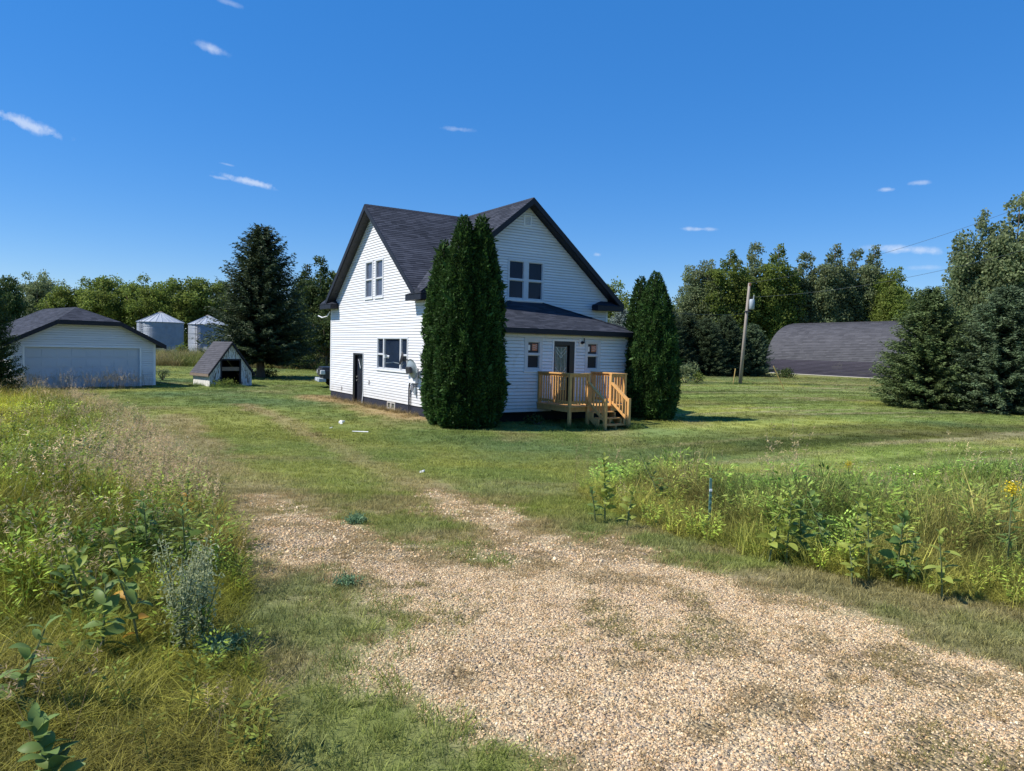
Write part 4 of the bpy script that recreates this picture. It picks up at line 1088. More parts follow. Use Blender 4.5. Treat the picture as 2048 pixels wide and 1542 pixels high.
for k in range(4): tb('grille_bar', .031, .05, -.48, .48, .70 + k * .09, .725 + k * .09, CHROME, 0, gr)
tb('bumper', -.30, .12, -.95, .95, .34, .54, GREYM, .02); tb('licence_plate', .121, .13, -.15, .15, .38, .50, TRIMW)
for s_ in (-1, 1): tb('headlight', -.25, .02, s_ * .76 - .19, s_ * .76 + .19, .76, 1.00, mat('lamp_lens', (.55, .58, .6), .15, .05) if s_ < 0 else bpy.data.materials['lamp_lens'], .02)
for x_ in (-.84, -4.2):
    for s_ in (-1, 1):
        c_ = cc + hd * x_ + sd2 * s_ * .80 + UZ * .38; mb = MB(); mb.tube([c_ - sd2 * .12, c_ - sd2 * .10, c_ + sd2 * .10, c_ + sd2 * .12], [.34, .38, .38, .34], 24); w_ = mb.build('wheel', TYRE, truck, True)
        mb = MB(); mb.tube([c_ - sd2 * .125, c_ + sd2 * .125], .22, 16); mb.build('rim', GREYM, w_)

# ------------------------------------------------------------------ utility pole, stakes, wires
pb = W(1480, 768); ptp = at(1499, pb[1]); 
d_ = ray(1499, 566); top_ = np.array([d_[0], d_[1], d_[2]]) * (pb[1] / d_[1]) + np.array([0, 0, HC])
pole = empty('utility_pole', tuple(pb)); tag(pole, 'weathered grey wooden utility pole leaning right, with a transformer near its top', 'utility pole')
mb = MB(); mb.tube([pb - UZ * .2, pb + (top_ - pb) * .5, top_], [.155, .13, .10], 14); mb.build('shaft', POLEW, pole, True)
c_ = pb + (top_ - pb) * .79 + np.array([.32, -.1, 0]); mb = MB(); mb.tube([c_ - UZ * .42, c_ - UZ * .38, c_ + UZ * .36, c_ + UZ * .42], [.16, .21, .21, .15], 16); tf = mb.build('transformer', GREYM, pole, True)
mb = MB(); mb.tube([c_ + UZ * .42 + np.array([.12, 0, 0]), c_ + UZ * .78 + np.array([.16, 0, 0])], [.04, .03], 6); mb.build('bushing', GREYM, tf)
mb = MB(); mb.obox(pb + (top_ - pb) * .985, (1, 0, 0), (0, 1, 0), UZ, -.05, .10, -.14, .0, -.1, .08); mb.build('insulator', mat('rust_insulator', (.35, .14, .07), .5, .1), pole)
mb = MB(); mb.obox(pb + (top_ - pb) * .72, (1, 0, 0), (0, 1, 0), UZ, -.17, .26, -.16, .12, -.04, .04); mb.build('band', DARKMETAL, pole)
STK = mat('yellow_stake', (.48, .34, .12), .6, .15)
for (ub, vb, ut, vt_, lab) in ((1466, 768, 1471, 737, 'short yellow guy stake left of the utility pole'), (1570, 780, 1547, 732, 'slanting yellow guy marker right of the utility pole')):
    b_ = W(ub, vb); dd = ray(ut, vt_); t_ = dd * (b_[1] / dd[1]) + np.array([0, 0, HC]); mb = MB(); mb.tube([b_ - UZ * .1, t_], [.03, .045], 6); tag(mb.build('guy_marker', STK), lab, 'stake')
WIRE = mat('wire', (.05, .06, .07), .6, .1)
def wire(p, q, sag, lab):
    pts = [p + (q - p) * (k / 24) - UZ * sag * 4 * (k / 24) * (1 - k / 24) for k in range(25)]; mb = MB(); mb.tube(pts, .011, 5, False); tag(mb.build('overhead_wire', WIRE), lab, 'wire')
def far(u, v, D): d = ray(u, v); return d * (D / d[1]) + np.array([0, 0, HC])
wire(top_, far(2250, 330, 42), .9, 'upper overhead wire rising right from the pole top')
wire(pb + (top_ - pb) * .86, far(2250, 440, 42), .9, 'lower overhead wire running right from under the transformer')
wire(pb + (top_ - pb) * .70, hx(5, WB, 5.2), .5, 'service wire from the pole to the back of the house')

# small litter on the lawn
LIT = mat('white_litter', (.8, .8, .8), .6, .05)
for (u, v, a_, lab, sh) in ((683, 847, .0, 'crumpled white scrap on the lawn below the side door', 'scrap'), (721, 866, .1, 'thin white strip lying on the lawn', 'strip'), (662, 857, 0, 'tiny white scrap left of the larger one', 'tiny'), (844, 946, .2, 'small pale scrap in the wheel track', 'tiny')):
    c_ = W(u, v); mb = MB()
    if sh == 'scrap':
        mb.prism([c_ + np.array(p) for p in ((-.09, 0, 0), (.02, -.06, .02), (.10, .02, .05), (.03, .07, .03), (-.05, .06, .05))], (0, 0, .05)); mb.prism([c_ + np.array(p) for p in ((0, -.20, 0), (.09, -.25, .02), (.03, -.18, .02))], (0, 0, .03))
    elif sh == 'strip': mb.prism([c_ + np.array(p) for p in ((-.24, .03, .03), (.22, -.03, .03), (.22, .0, .04), (-.24, .06, .035))], (0, 0, .012))
    else: mb.prism([c_ + np.array(p) for p in ((-.04, 0, 0), (.03, -.03, .02), (.04, .04, .02))], (0, 0, .03))
    tag(mb.build('litter', LIT), lab, 'litter')

# ------------------------------------------------------------------ foliage generators (quads)
def unit(v): return v / (np.linalg.norm(v, axis=-1, keepdims=True) + 1e-9)
def leaf_quads(P, D, S, ln, wd):
    """diamond leaves: P base, D direction, S side; ln, wd arrays"""
    ln = np.broadcast_to(ln, (len(P),))[:, None]; wd = np.broadcast_to(wd, (len(P),))[:, None]
    mid = P + D * ln * .5
    return np.stack([P, mid + S * wd * .5, P + D * ln, mid - S * wd * .5], 1)
def rdir(n, g): return unit(g.normal(size=(n, 3)))
def side_of(D, g):
    return unit(np.cross(D, rdir(len(D), g)))

def arborvitae(name, H, Rm, seed, n, mt, par):
    g = np.random.default_rng(seed)
    t = 1 - g.random(n * 2) ** .75
    rr = (np.clip(t / .20, 0, 1) ** .6 * .42 + .58) * (1 - t ** 3.0) ** .85
    keep = g.random(n * 2) < np.clip(rr * 1.1 + .12, 0, 1); t = t[keep][:n]; rr = rr[keep][:n]; n = len(t)
    an = g.random(n) * 2 * math.pi
    lump = vn(an * 2.1 * Rm * 1.3 + seed * 7, t * H, .42, seed) + .6 * vn(an * 2.6 * Rm + seed, t * H, .95, seed + 3)
    # join the seam of the noise
    rad = Rm * rr * (.62 + .52 * lump / 1.3) + .05
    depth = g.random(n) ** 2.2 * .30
    r_ = rad * (1 - depth)
    P = np.stack([np.cos(an) * r_, np.sin(an) * r_, t * H * .985 + .02], 1)
    outd = np.stack([np.cos(an), np.sin(an), np.zeros(n)], 1)
    D = unit(outd * g.uniform(.15, 1.0, n)[:, None] + np.array([0, 0, 1.]) * g.uniform(-.3, 1.3, n)[:, None] + g.normal(size=(n, 3)) * .50)
    S = unit(np.cross(D, outd + g.normal(size=(n, 3)) * .7))
    ln = g.uniform(.05, .13, n) * (1 + (g.random(n) > .97) * 1.2); wd = ln * g.uniform(.22, .45, n)
    V = leaf_quads(P, D, S, ln, wd)
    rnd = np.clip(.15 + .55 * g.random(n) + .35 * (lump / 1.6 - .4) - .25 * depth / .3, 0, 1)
    return V, rnd
def spruce(H, Rm, bare, seed, step, nb, sz, dens=1.0, flat=.8):
    g = np.random.default_rng(seed); Ps = []; Ds = []; Ss = []; Ln = []; Wd = []; Rn = []
    z = bare
    while z < H - .05:
        t = (z - bare) / (H - bare); n_ = max(3, int(nb * (1 - .45 * t)))
        a0 = g.random() * 6.28
        for k in range(n_):
            an = a0 + 6.283 * k / n_ + g.normal() * .25
            Lb = Rm * ((1 - t) ** flat * .97 + .03) * g.uniform(.72, 1.14) * (1 if t > .06 else .82)
            if Lb < .06: continue
            d = np.array([math.cos(an), math.sin(an), 0]); sd_ = np.array([-d[1], d[0], 0])
            dr = g.uniform(.10, .34) * (1 - .8 * t) - .35 * t; upc = g.uniform(.12, .30)
            m = max(3, int(Lb / (sz * .55) * dens))
            s = (np.arange(m) + g.random(m) * .8) / m; s = s[s > .12] if Lb > .6 else s
            base = d * (Lb * s)[:, None]; base[:, 2] = z + Lb * (-dr * s + upc * s * s) + g.normal(size=len(s)) * .03
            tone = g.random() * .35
            for sgn in (-1, 1, 0, 0):
                j = g.normal(size=(len(s), 3)) * .22
                if sgn == 0: D = d + np.array([0, 0, 1.]) * g.uniform(-.75, .5, len(s))[:, None] * 1.0 + j
                else: D = d * .75 + sd_ * sgn + np.array([0, 0, -.12]) + j
                D = unit(D); Ps.append(base + g.normal(size=base.shape) * .03); Ds.append(D); Ss.append(unit(np.cross(D, np.array([0, 0, 1.]) + g.normal(size=(len(s), 3)) * .6)))
                l = sz * g.uniform(.8, 1.7, len(s)) * (1.25 - .6 * s) * (1.0 if sgn == 0 else 1.25 * min(1, .4 + Lb / 2))
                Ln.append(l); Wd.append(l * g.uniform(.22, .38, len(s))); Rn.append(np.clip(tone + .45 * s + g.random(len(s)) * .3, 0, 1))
        z += step * g.uniform(.7, 1.3)
    P = np.concatenate(Ps); return leaf_quads(P, np.concatenate(Ds), np.concatenate(Ss), np.concatenate(Ln), np.concatenate(Wd)), np.concatenate(Rn)
def clumps(cs, rads, npc, sz, seed, up=.25, jit=.5):
    g = np.random.default_rng(seed); cs = np.array(cs); rads = np.array(rads)
    V = []; Rn = []
    for c, r_ in zip(cs, rads):
        n = int(npc * (r_ ** 2)) + 8
        d = rdir(n, g); rr = r_ * (1 - .45 * g.random(n) ** 1.6) * (1 + .25 * g.normal(size=n))
        P = c + d * rr[:, None] * np.array([1, 1, .82])
        D = unit(d * .6 + rdir(n, g) * .9 + np.array([0, 0, -up]))
        S = side_of(D, g); ln = sz * g.uniform(.7, 1.35, n)
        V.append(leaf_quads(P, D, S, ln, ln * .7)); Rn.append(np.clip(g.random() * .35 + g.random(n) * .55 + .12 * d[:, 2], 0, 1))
    return np.concatenate(V), np.concatenate(Rn)
def deciduous(H, Rm, seed, sz=.26, kind='broad', npc=260):
    g = np.random.default_rng(seed); cs = []; rs = []; limbs = []
    th = H * (.22 if kind == 'broad' else .10)
    if kind == 'broad':
        nl = 9
        for k in range(nl):
            an = 6.283 * k / nl + g.normal() * .3; el = g.uniform(.35, 1.25); ll = g.uniform(.65, 1.0)
            tip = np.array([math.cos(an) * math.cos(el) * Rm * ll, math.sin(an) * math.cos(el) * Rm * ll, th + (H - th) * (.25 + .68 * math.sin(el) * ll)])
            st = np.array([0, 0, th * g.uniform(.7, 1.3)]); limbs.append((st, tip))
            for q in range(9):
                f = g.uniform(.45, 1.08); p = st + (tip - st) * f + g.normal(size=3) * Rm * .17 * np.array([1, 1, .8])
                p[2] = np.clip(p[2], th * .8, H * .97); cs.append(p); rs.append(g.uniform(.5, 1.15) * Rm * .19)
        for q in range(18): a2 = g.random() * 6.28; cs.append(np.array([math.cos(a2) * Rm * g.uniform(.2, .8), math.sin(a2) * Rm * g.uniform(.2, .8), H * g.uniform(.07, .32)])); rs.append(g.uniform(.7, 1.1) * Rm * .17)
        for q in range(10): cs.append(np.array([g.normal() * Rm * .25, g.normal() * Rm * .25, H * g.uniform(.72, .95)])); rs.append(g.uniform(.6, 1.0) * Rm * .2)
    else:
        ns = 5 if kind == 'poplar' else 8
        for k in range(ns):
            an = 6.283 * k / ns + g.normal() * .4; off = Rm * g.uniform(.2, .62) if k else 0
            hh = H * (1.0 if k == 0 else g.uniform(.72, .95)); bx = np.array([math.cos(an) * off, math.sin(an) * off, 0])
            st = np.array([0, 0, th * .7]); tip = bx + np.array([0, 0, hh]); limbs.append((st, tip))
            nz_ = int(hh / .62)
            for q in range(nz_):
                f = (q + g.random()) / nz_; zz = th + (hh - th) * f; w = Rm * .46 * (1 - f) ** .36 * (.70 + .6 * g.random()) * min(1, .35 + f * 3) + .25
                for e in range(3):
                    a2 = g.random() * 6.28; p = bx * min(1, f * 1.6 + .15) + np.array([math.cos(a2) * w * .7, math.sin(a2) * w * .7, zz]); cs.append(p); rs.append(g.uniform(.5, 1.0) * max(.35, w * .62))
    V, rn = clumps(cs, rs, npc, sz, seed + 1)
    return V, rn, limbs, th
def trunk_mb(limbs, H, r0, seed, th):
    g = np.random.default_rng(seed + 5); mb = MB()
    mb.tube([(0, 0, -.3), (0, 0, th * .5), (.05, 0, th), (.1, .05, H * .55), (.1, .1, H * .8)], [r0 * 1.25, r0, r0 * .8, r0 * .4, r0 * .1], 9)
    for (a_, b_) in limbs:
        mid = a_ + (b_ - a_) * .5 + np.array([0, 0, -.04 * H]) + g.normal(size=3) * .15; mb.tube([a_, mid, b_], [r0 * .5, r0 * .3, r0 * .08], 6)
    return mb

ARB = leafmat('arborvitae_foliage', (.045, .030, .014), (.105, .205, .045), .24, [(.05, (.010, .030, .012))], vn_=2.4)
SPR = leafmat('spruce_needles', (.018, .036, .018), (.10, .135, .065), .12, vn_=.7)
SPRB = leafmat('blue_spruce_needles', (.028, .052, .026), (.15, .205, .105), .10, vn_=.7)
SPRG = leafmat('green_spruce_needles', (.030, .056, .022), (.15, .20, .075), .12, vn_=.7)
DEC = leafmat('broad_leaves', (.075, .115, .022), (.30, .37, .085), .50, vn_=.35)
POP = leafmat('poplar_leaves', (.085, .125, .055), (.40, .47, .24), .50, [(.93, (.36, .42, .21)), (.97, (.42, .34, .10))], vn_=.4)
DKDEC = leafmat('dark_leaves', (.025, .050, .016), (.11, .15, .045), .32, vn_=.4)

def make_tree(name, base, V, rn, mt, trunk, tmat, label, cat, group=None, dens_kind=True):
    root = empty(name, (0, 0, 0))
    c = quads('crown', V, mt, root, rn)
    if trunk is not None: trunk.build('trunk', tmat, root, True)
    root.location = base; tag(root, label, cat, group); return root
def place(src, base, rz, sc, label, mt=None, cat=None, group=None):
    o = copy_tree(src); o.location = base; o.rotation_euler.z = rz; o.scale = sc if hasattr(sc, '__len__') else (sc, sc, sc)
    tag(o, label, cat, group)
    if mt is not None:
        for ch in o.children:
            if ch.name.startswith('crown'):
                ch.material_slots[0].link = 'OBJECT'; ch.material_slots[0].material = mt
    return o

# arborvitae by the house
def cedar(u, D, uap, vap, Rm, seed, n, label):
    b_ = at(u, D); d = ray(uap, vap); zt_ = d[2] * (D / d[1]) + HC; xt = d[0] * (D / d[1])
    H = zt_ - b_[2] + .05; V, rn = arborvitae('x', H, Rm, seed, n, ARB, None)
    V[..., 0] += (xt - b_[0]) * (V[..., 2] / H)
    mb = MB(); mb.tube([(0, 0, -.2), (0, 0, H * .5), ((xt - b_[0]) * .9, 0, H * .9)], [.14, .08, .03], 8)
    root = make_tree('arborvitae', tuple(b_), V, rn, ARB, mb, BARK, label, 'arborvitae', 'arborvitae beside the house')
    # dark core added inside the crown so that no light shows through
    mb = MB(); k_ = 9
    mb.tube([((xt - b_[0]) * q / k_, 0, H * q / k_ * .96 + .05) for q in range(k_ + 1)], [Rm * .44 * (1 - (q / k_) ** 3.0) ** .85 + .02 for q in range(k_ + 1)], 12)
    mb.build('occluder_core', mat('occluder_core_' + str(seed), (.020, .028, .012), .95, .3, 5, .8, 12), root)
    return root
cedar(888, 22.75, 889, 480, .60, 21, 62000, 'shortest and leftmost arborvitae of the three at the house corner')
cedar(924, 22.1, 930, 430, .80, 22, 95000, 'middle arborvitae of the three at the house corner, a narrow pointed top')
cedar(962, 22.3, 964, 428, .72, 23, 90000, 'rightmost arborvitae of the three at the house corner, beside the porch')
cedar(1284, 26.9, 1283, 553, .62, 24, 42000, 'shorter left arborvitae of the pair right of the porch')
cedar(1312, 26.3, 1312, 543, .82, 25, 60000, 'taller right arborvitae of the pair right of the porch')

# big spruce on the left, spruces on the right
def spruce_trunk(H, r, seed):
    mb = MB(); mb.tube([(0, 0, -.3), (0, 0, .3), (0, 0, H * .5), (0, 0, H * .93)], [r * 1.4, r, r * .5, .02], 10); return mb
b_ = W(521, 755)
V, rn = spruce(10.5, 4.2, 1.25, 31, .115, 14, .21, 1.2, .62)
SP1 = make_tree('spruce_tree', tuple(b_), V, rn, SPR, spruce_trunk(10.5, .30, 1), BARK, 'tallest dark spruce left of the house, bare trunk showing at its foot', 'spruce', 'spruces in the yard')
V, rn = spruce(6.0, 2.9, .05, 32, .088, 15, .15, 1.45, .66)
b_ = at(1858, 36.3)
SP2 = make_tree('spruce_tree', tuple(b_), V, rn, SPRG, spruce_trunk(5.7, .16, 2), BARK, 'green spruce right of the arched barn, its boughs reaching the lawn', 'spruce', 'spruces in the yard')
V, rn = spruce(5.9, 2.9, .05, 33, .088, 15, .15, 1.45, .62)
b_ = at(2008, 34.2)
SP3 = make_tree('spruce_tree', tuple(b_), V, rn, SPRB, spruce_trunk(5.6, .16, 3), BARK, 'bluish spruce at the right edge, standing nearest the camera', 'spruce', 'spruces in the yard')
place(SP2, tuple(at(2085, 35.5)), 2.0, 1.06, 'spruce cut off by the right edge of the photo', SPRG)
place(SP3, tuple(at(1945, 40.5)), 4.2, .80, 'spruce squeezed between and behind the two big right hand ones', SPRG)
dk = [(1372, 80, 1.08, 'first dark spruce of the row, next to the arborvitae pair'), (1412, 79, .98, 'second dark spruce of the row left of the utility pole'), (1452, 81, 1.05, 'dark spruce directly left of the utility pole in the row'), (1503, 82, .92, 'dark spruce behind the utility pole, last of the row'), (1335, 78, 1.1, 'dark spruce half hidden behind the arborvitae pair')]
for k, (u, D, s_, lab) in enumerate(dk): place(SP3 if k % 2 else SP2, tuple(at(u, D)), k * 1.3, (s_ * 1.05, s_ * 1.05, s_ * 1.08), lab, SPR if k != 3 else SPRB, group='dark spruce row behind the lawn')
place(SP3, tuple(at(1243, 58)), 1.0, (.9, .9, .98), 'pale blue spruce seen between house and arborvitae pair', leafmat('pale_blue_needles', (.06, .085, .08), (.25, .30, .27), .1, vn_=.8), group='dark spruce row behind the lawn')
# conifer at the left edge
place(SP2, tuple(at(-38, 30.5)), 3.0, (.56, .56, .93), 'dark conifer cut by the left edge in front of the garage', DKDEC)
# far trees left
TREE = {}
for kk, (H, Rm, seed, kind, sz, npc) in dict(a=(14.5, 7.2, 41, 'broad', .36, 130), b=(13.5, 6.0, 42, 'broad', .36, 140), c=(14.0, 6.6, 43, 'broad', .36, 140),
                                         p=(20, 5.0, 44, 'poplar', .34, 115), q=(19, 4.6, 45, 'poplar', .34, 115), r=(20, 6.4, 46, 'poplarw', .34, 95)).items():
    V, rn, limbs, th = deciduous(H, Rm, seed, sz, kind, npc); TREE[kk] = (V, rn, limbs, th, H, kind)
protos = {}
def tree(kk, u, D, vtop, wsc, label, mt, group, rz=None, tm=BARK):
    V, rn, limbs, th, H, kind = TREE[kk]; b_ = at(u, D); d = ray(u, vtop); H2 = d[2] * D / d[1] + HC - b_[2]; s_ = H2 / H
    if kk not in protos:
        r = make_tree('cottonwood_tree' if 'pop' in kind else 'broadleaf_tree', (0, 0, 0), V, rn, mt, trunk_mb(limbs, H, .30, 1, th), tm, label, 'tree', group); protos[kk] = r
        r.location = b_; r.scale = (s_ * wsc, s_ * wsc, s_); r.rotation_euler.z = rz or 0; return r
    return place(protos[kk], tuple(b_), rz if rz is not None else random.random() * 6.28, (s_ * wsc, s_ * wsc, s_), label, mt, group=group)
GL = 'broadleaf trees behind the garage and bins'
tree('a', 78, 165, 545, .85, 'pale airy tree rising behind the left slope of the garage roof', POP, GL, .4)
tree('b', 128, 150, 574, 1.0, 'green tree just left of the garage roof peak', DEC, GL)
tree('c', 212, 150, 556, 1.0, 'broad tree behind the right side of the garage roof', DEC, GL)
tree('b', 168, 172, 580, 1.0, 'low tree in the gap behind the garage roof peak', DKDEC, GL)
tree('a', 302, 150, 554, .95, 'rounded tree standing behind the first grain bin', DEC, GL, 2.2)
tree('c', 258, 165, 572, .9, 'darker tree between the garage and the first grain bin', DKDEC, GL)
tree('b', 382, 150, 556, 1.15, 'dense green tree behind the second grain bin', DEC, GL)
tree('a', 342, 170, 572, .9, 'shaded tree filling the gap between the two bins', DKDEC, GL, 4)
tree('c', 438, 155, 566, 1.0, 'yellowish green tree left of the tall spruce', DEC, GL)
tree('b', 8, 62, 553, .75, 'dark tree at the left edge behind the conifer', DKDEC, GL)
tree('a', 490, 165, 600, 1.0, 'broadleaf tree mostly hidden behind the tall spruce', DKDEC, GL, 1)
tree('c', 560, 150, 600, 1.1, 'dark broadleaf tree between spruce and house, lower part', DKDEC, GL)
GP = 'tall poplars between spruce and house'
tree('p', 612, 88, 528, .95, 'slim poplar just right of the tall spruce', DKDEC, GP, .3)
tree('q', 640, 80, 512, .95, 'poplar with twin tips left of the house gable', DKDEC, GP, 1.4)
tree('r', 672, 84, 548, .8, 'poplar partly hidden behind the house gable', POP, GP, 2.4)
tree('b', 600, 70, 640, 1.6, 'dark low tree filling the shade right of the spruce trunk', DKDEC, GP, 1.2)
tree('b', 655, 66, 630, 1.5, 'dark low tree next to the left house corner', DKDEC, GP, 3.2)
GC = 'cottonwoods behind the arched barn'
for (kk, u, D, vt_, ws, lab, mt_) in (
    ('r', 1408, 122, 520, .95, 'leftmost broad cottonwood of the row, sloping left side', POP), ('p', 1452, 120, 500, 1.05, 'second cottonwood from the left of the row', DEC),
    ('q', 1502, 124, 484, .85, 'slender cottonwood spire above the utility pole top', POP), ('p', 1548, 122, 488, .95, 'cottonwood with a rounded top just right of the pole', DEC),
    ('q', 1604, 126, 504, 1.0, 'cottonwood above the left end of the barn roof', POP), ('p', 1660, 124, 488, .95, 'cottonwood standing above the middle of the barn roof', POP),
    ('q', 1702, 128, 498, .85, 'thin cottonwood with yellowing leaves behind the barn', POP), ('p', 1738, 126, 490, .85, 'yellow tinged cottonwood beside the gap in the row', POP),
    ('r', 1782, 122, 535, .95, 'rightmost wide cottonwood, its branches leaning right', DEC), ('c', 1500, 130, 600, 1.3, 'low bushy tree under the left cottonwoods', DEC),
    ('b', 1590, 130, 590, 1.5, 'low bushy tree behind the curved barn end', DEC), ('a', 1690, 134, 590, 1.3, 'undergrowth tree just above the barn ridge', DKDEC), ('c', 1800, 128, 600, 1.2, 'low tree at the right end of the barn roof', DKDEC),
    ('b', 1850, 150, 618, 1.2, 'distant low tree in the gap right of the cottonwoods', DEC), ('p', 1868, 62, 572, .55, 'small poplar tip poking up behind the green spruce', DKDEC)):
    tree(kk, u, D, vt_, ws, lab, mt_, GC)
GR = 'big poplars at the right edge'
tree('p', 1958, 60, 418, .80, 'big poplar of several spires left of the highest one', POP, GR, 1.1)
tree('q', 2022, 60, 388, .95, 'highest poplar, at the right edge above the spruces', POP, GR, 2.5)
tree('r', 1932, 62, 500, .55, 'lower leftmost poplar leaning out beside the wires', POP, GR, .5)
tree('p', 2085, 58, 400, .9, 'poplar cut off by the right edge', POP, GR, 3.5)
GH = 'trees glimpsed behind the house'
tree('c', 1200, 112, 566, 1.0, 'tree tip poking out above the right eave of the gable', DEC, GH)
tree('a', 1235, 118, 602, .9, 'pale tree behind the right end of the porch roof', POP, GH)
tree('b', 1335, 125, 612, 1.0, 'distant tree just right of the arborvitae pair', DEC, GH)

# shrubs
def shrub(u, D, h, r_, seed, mt, label, sz=.10, npc=900):
    g = np.random.default_rng(seed); b_ = at(u, D); cs = []; rs = []
    for k in range(16): an = g.random() * 6.28; q = g.random() ** .5 * r_ * .75; cs.append((math.cos(an) * q, math.sin(an) * q, h * g.uniform(.25, .85) * (1 - .3 * q / r_))); rs.append(r_ * g.uniform(.25, .42))
    V, rn = clumps(cs, rs, npc, sz, seed); mb = MB()
    for c in cs[:7]: mb.tube([(0, 0, -.05), tuple(c)], [.025, .01], 5)
    return make_tree('shrub', tuple(b_), V, rn, mt, mb, BARK, label, 'shrub', None)
shrub(1372, 58, 2.0, 1.0, 61, POP, 'rounded yellow green shrub beside the arborvitae pair', .14, 500)
shrub(325, 44, .95, .45, 62, POP, 'small yellow flowering shrub at the garage right corner', .08)
shrub(367, 118, 2.2, 1.3, 63, DEC, 'bright green bush between the two grain bins', .25, 150)
shrub(1575, 79, .9, 1.3, 64, DKDEC, 'low dark bush at the left end of the barn wall', .14, 300)
shrub(1395, 60, 1.1, .8, 65, DEC, 'low weed clump right of the yellow green shrub', .12, 300)
shrub(528, 52, .5, 1.1, 66, DKDEC, 'low dark suckers around the spruce trunk foot', .12, 300)
shrub(448, 39.0, .38, .8, 67, DEC, 'low green weeds in the open front of the shed', .09, 500)
shrub(1075, 23.6, .35, .35, 68, DKDEC, 'small dark weed clump under the left end of the deck', .08, 500)

# ------------------------------------------------------------------ grass, weeds and gravel scattered over the ground
def blades(n, rad, h0, h1, w, bend, seed, segs=2, lean=.3):
    g = np.random.default_rng(seed); an = g.random(n) * 6.283; r = rad * g.random(n) ** .5
    B = np.stack([np.cos(an) * r, np.sin(an) * r, np.full(n, -.01)], 1)
    a2 = g.random(n) * 6.283; d = np.stack([np.cos(a2), np.sin(a2), np.zeros(n)], 1); s = np.stack([-np.sin(a2 + g.normal(size=n) * .9), np.cos(a2), np.zeros(n)], 1); s = unit(s)
    h = g.uniform(h0, h1, n)[:, None]; bn = (g.uniform(.1, 1, n) ** 1.2 * bend)[:, None]; ln = (g.uniform(0, lean, n))[:, None]
    V = []; prev = B; pw = w
    for k in range(1, segs + 1):
        f = k / segs; cur = B + np.array([0, 0, 1.]) * h * (f - .35 * bn * f ** 2) + d * h * (ln * f + bn * f ** 2.2 * .8)
        cw = w * (1 - f) ** .8 if k < segs else w * .08
        V.append(np.stack([prev - s * pw / 2, prev + s * pw / 2, cur + s * cw / 2, cur - s * cw / 2], 1)); prev = cur; pw = cw
    rn = g.random(n); return np.concatenate(V), np.tile(rn, segs)
def heads(n, rad, h0, h1, seed, w=.0055, hl=.085, droop=.5):
    """dry stalks with drooping seed heads"""
    g = np.random.default_rng(seed); V1, r1 = blades(n, rad, h0, h1, .0035, .25, seed, 3, .25); top = V1[-n:, 3]
    pv = V1[-2 * n:-n, 3]; d = unit(top - pv); Vs = [V1]; Rn = [r1 * .6]
    for k in range(16):
        P = pv + (top - pv) * g.uniform(.2, 1.05, (n, 1)); D = unit(d * .8 + rdir(n, g) * .7 + np.array([0, 0, -droop])); Vs.append(leaf_quads(P, D, side_of(D, g), g.uniform(.5, 1.1, n) * hl * .45, w)); Rn.append(.5 + .5 * g.random(n))
    return np.concatenate(Vs), np.concatenate(Rn)
def forb(n, h, rad, sz, seed):
    g = np.random.default_rng(seed); f = g.random(n) ** .7; an = g.random(n) * 6.28
    P = np.stack([np.cos(an) * rad * .25 * f, np.sin(an) * rad * .25 * f, h * f], 1); D = unit(np.stack([np.cos(an), np.sin(an), g.uniform(-.2, .7, n)], 1)); S = unit(np.cross(D, np.array([0, 0, 1.]) + g.normal(size=(n, 3)) * .35))
    V = leaf_quads(P, D, S, sz * g.uniform(.6, 1.3, n), sz * .34); V2, r2 = blades(2, .01, h * .9, h, .008, .1, seed, 2, .05)
    return np.concatenate([V, V2]), np.concatenate([g.random(n), r2])
def flowers(n, h, seed, sz=.020):
    g = np.random.default_rng(seed); V2, r2 = blades(n, .12, h * .6, h, .004, .15, seed, 2, .3); top = V2[-n:, 3]; Vs = [V2]; Rn = [r2 * .4]
    for k in range(3):
        D = unit(rdir(n, g) * np.array([1, 1, .25])); Vs.append(leaf_quads(top - D * sz * .5, D, unit(np.cross(D, np.array([0, 0, 1.]) + rdir(n, g) * .2)), sz, sz * .8)); Rn.append(np.full(n, .9))
    return np.concatenate(Vs), np.concatenate(Rn)
def proto_col(name, items, mt):
    c = bpy.data.collections.new(name)
    for k, (V, rn) in enumerate(items):
        o = quads('tuft', V, mt, None, rn); COL.objects.unlink(o); c.objects.link(o)
    return c
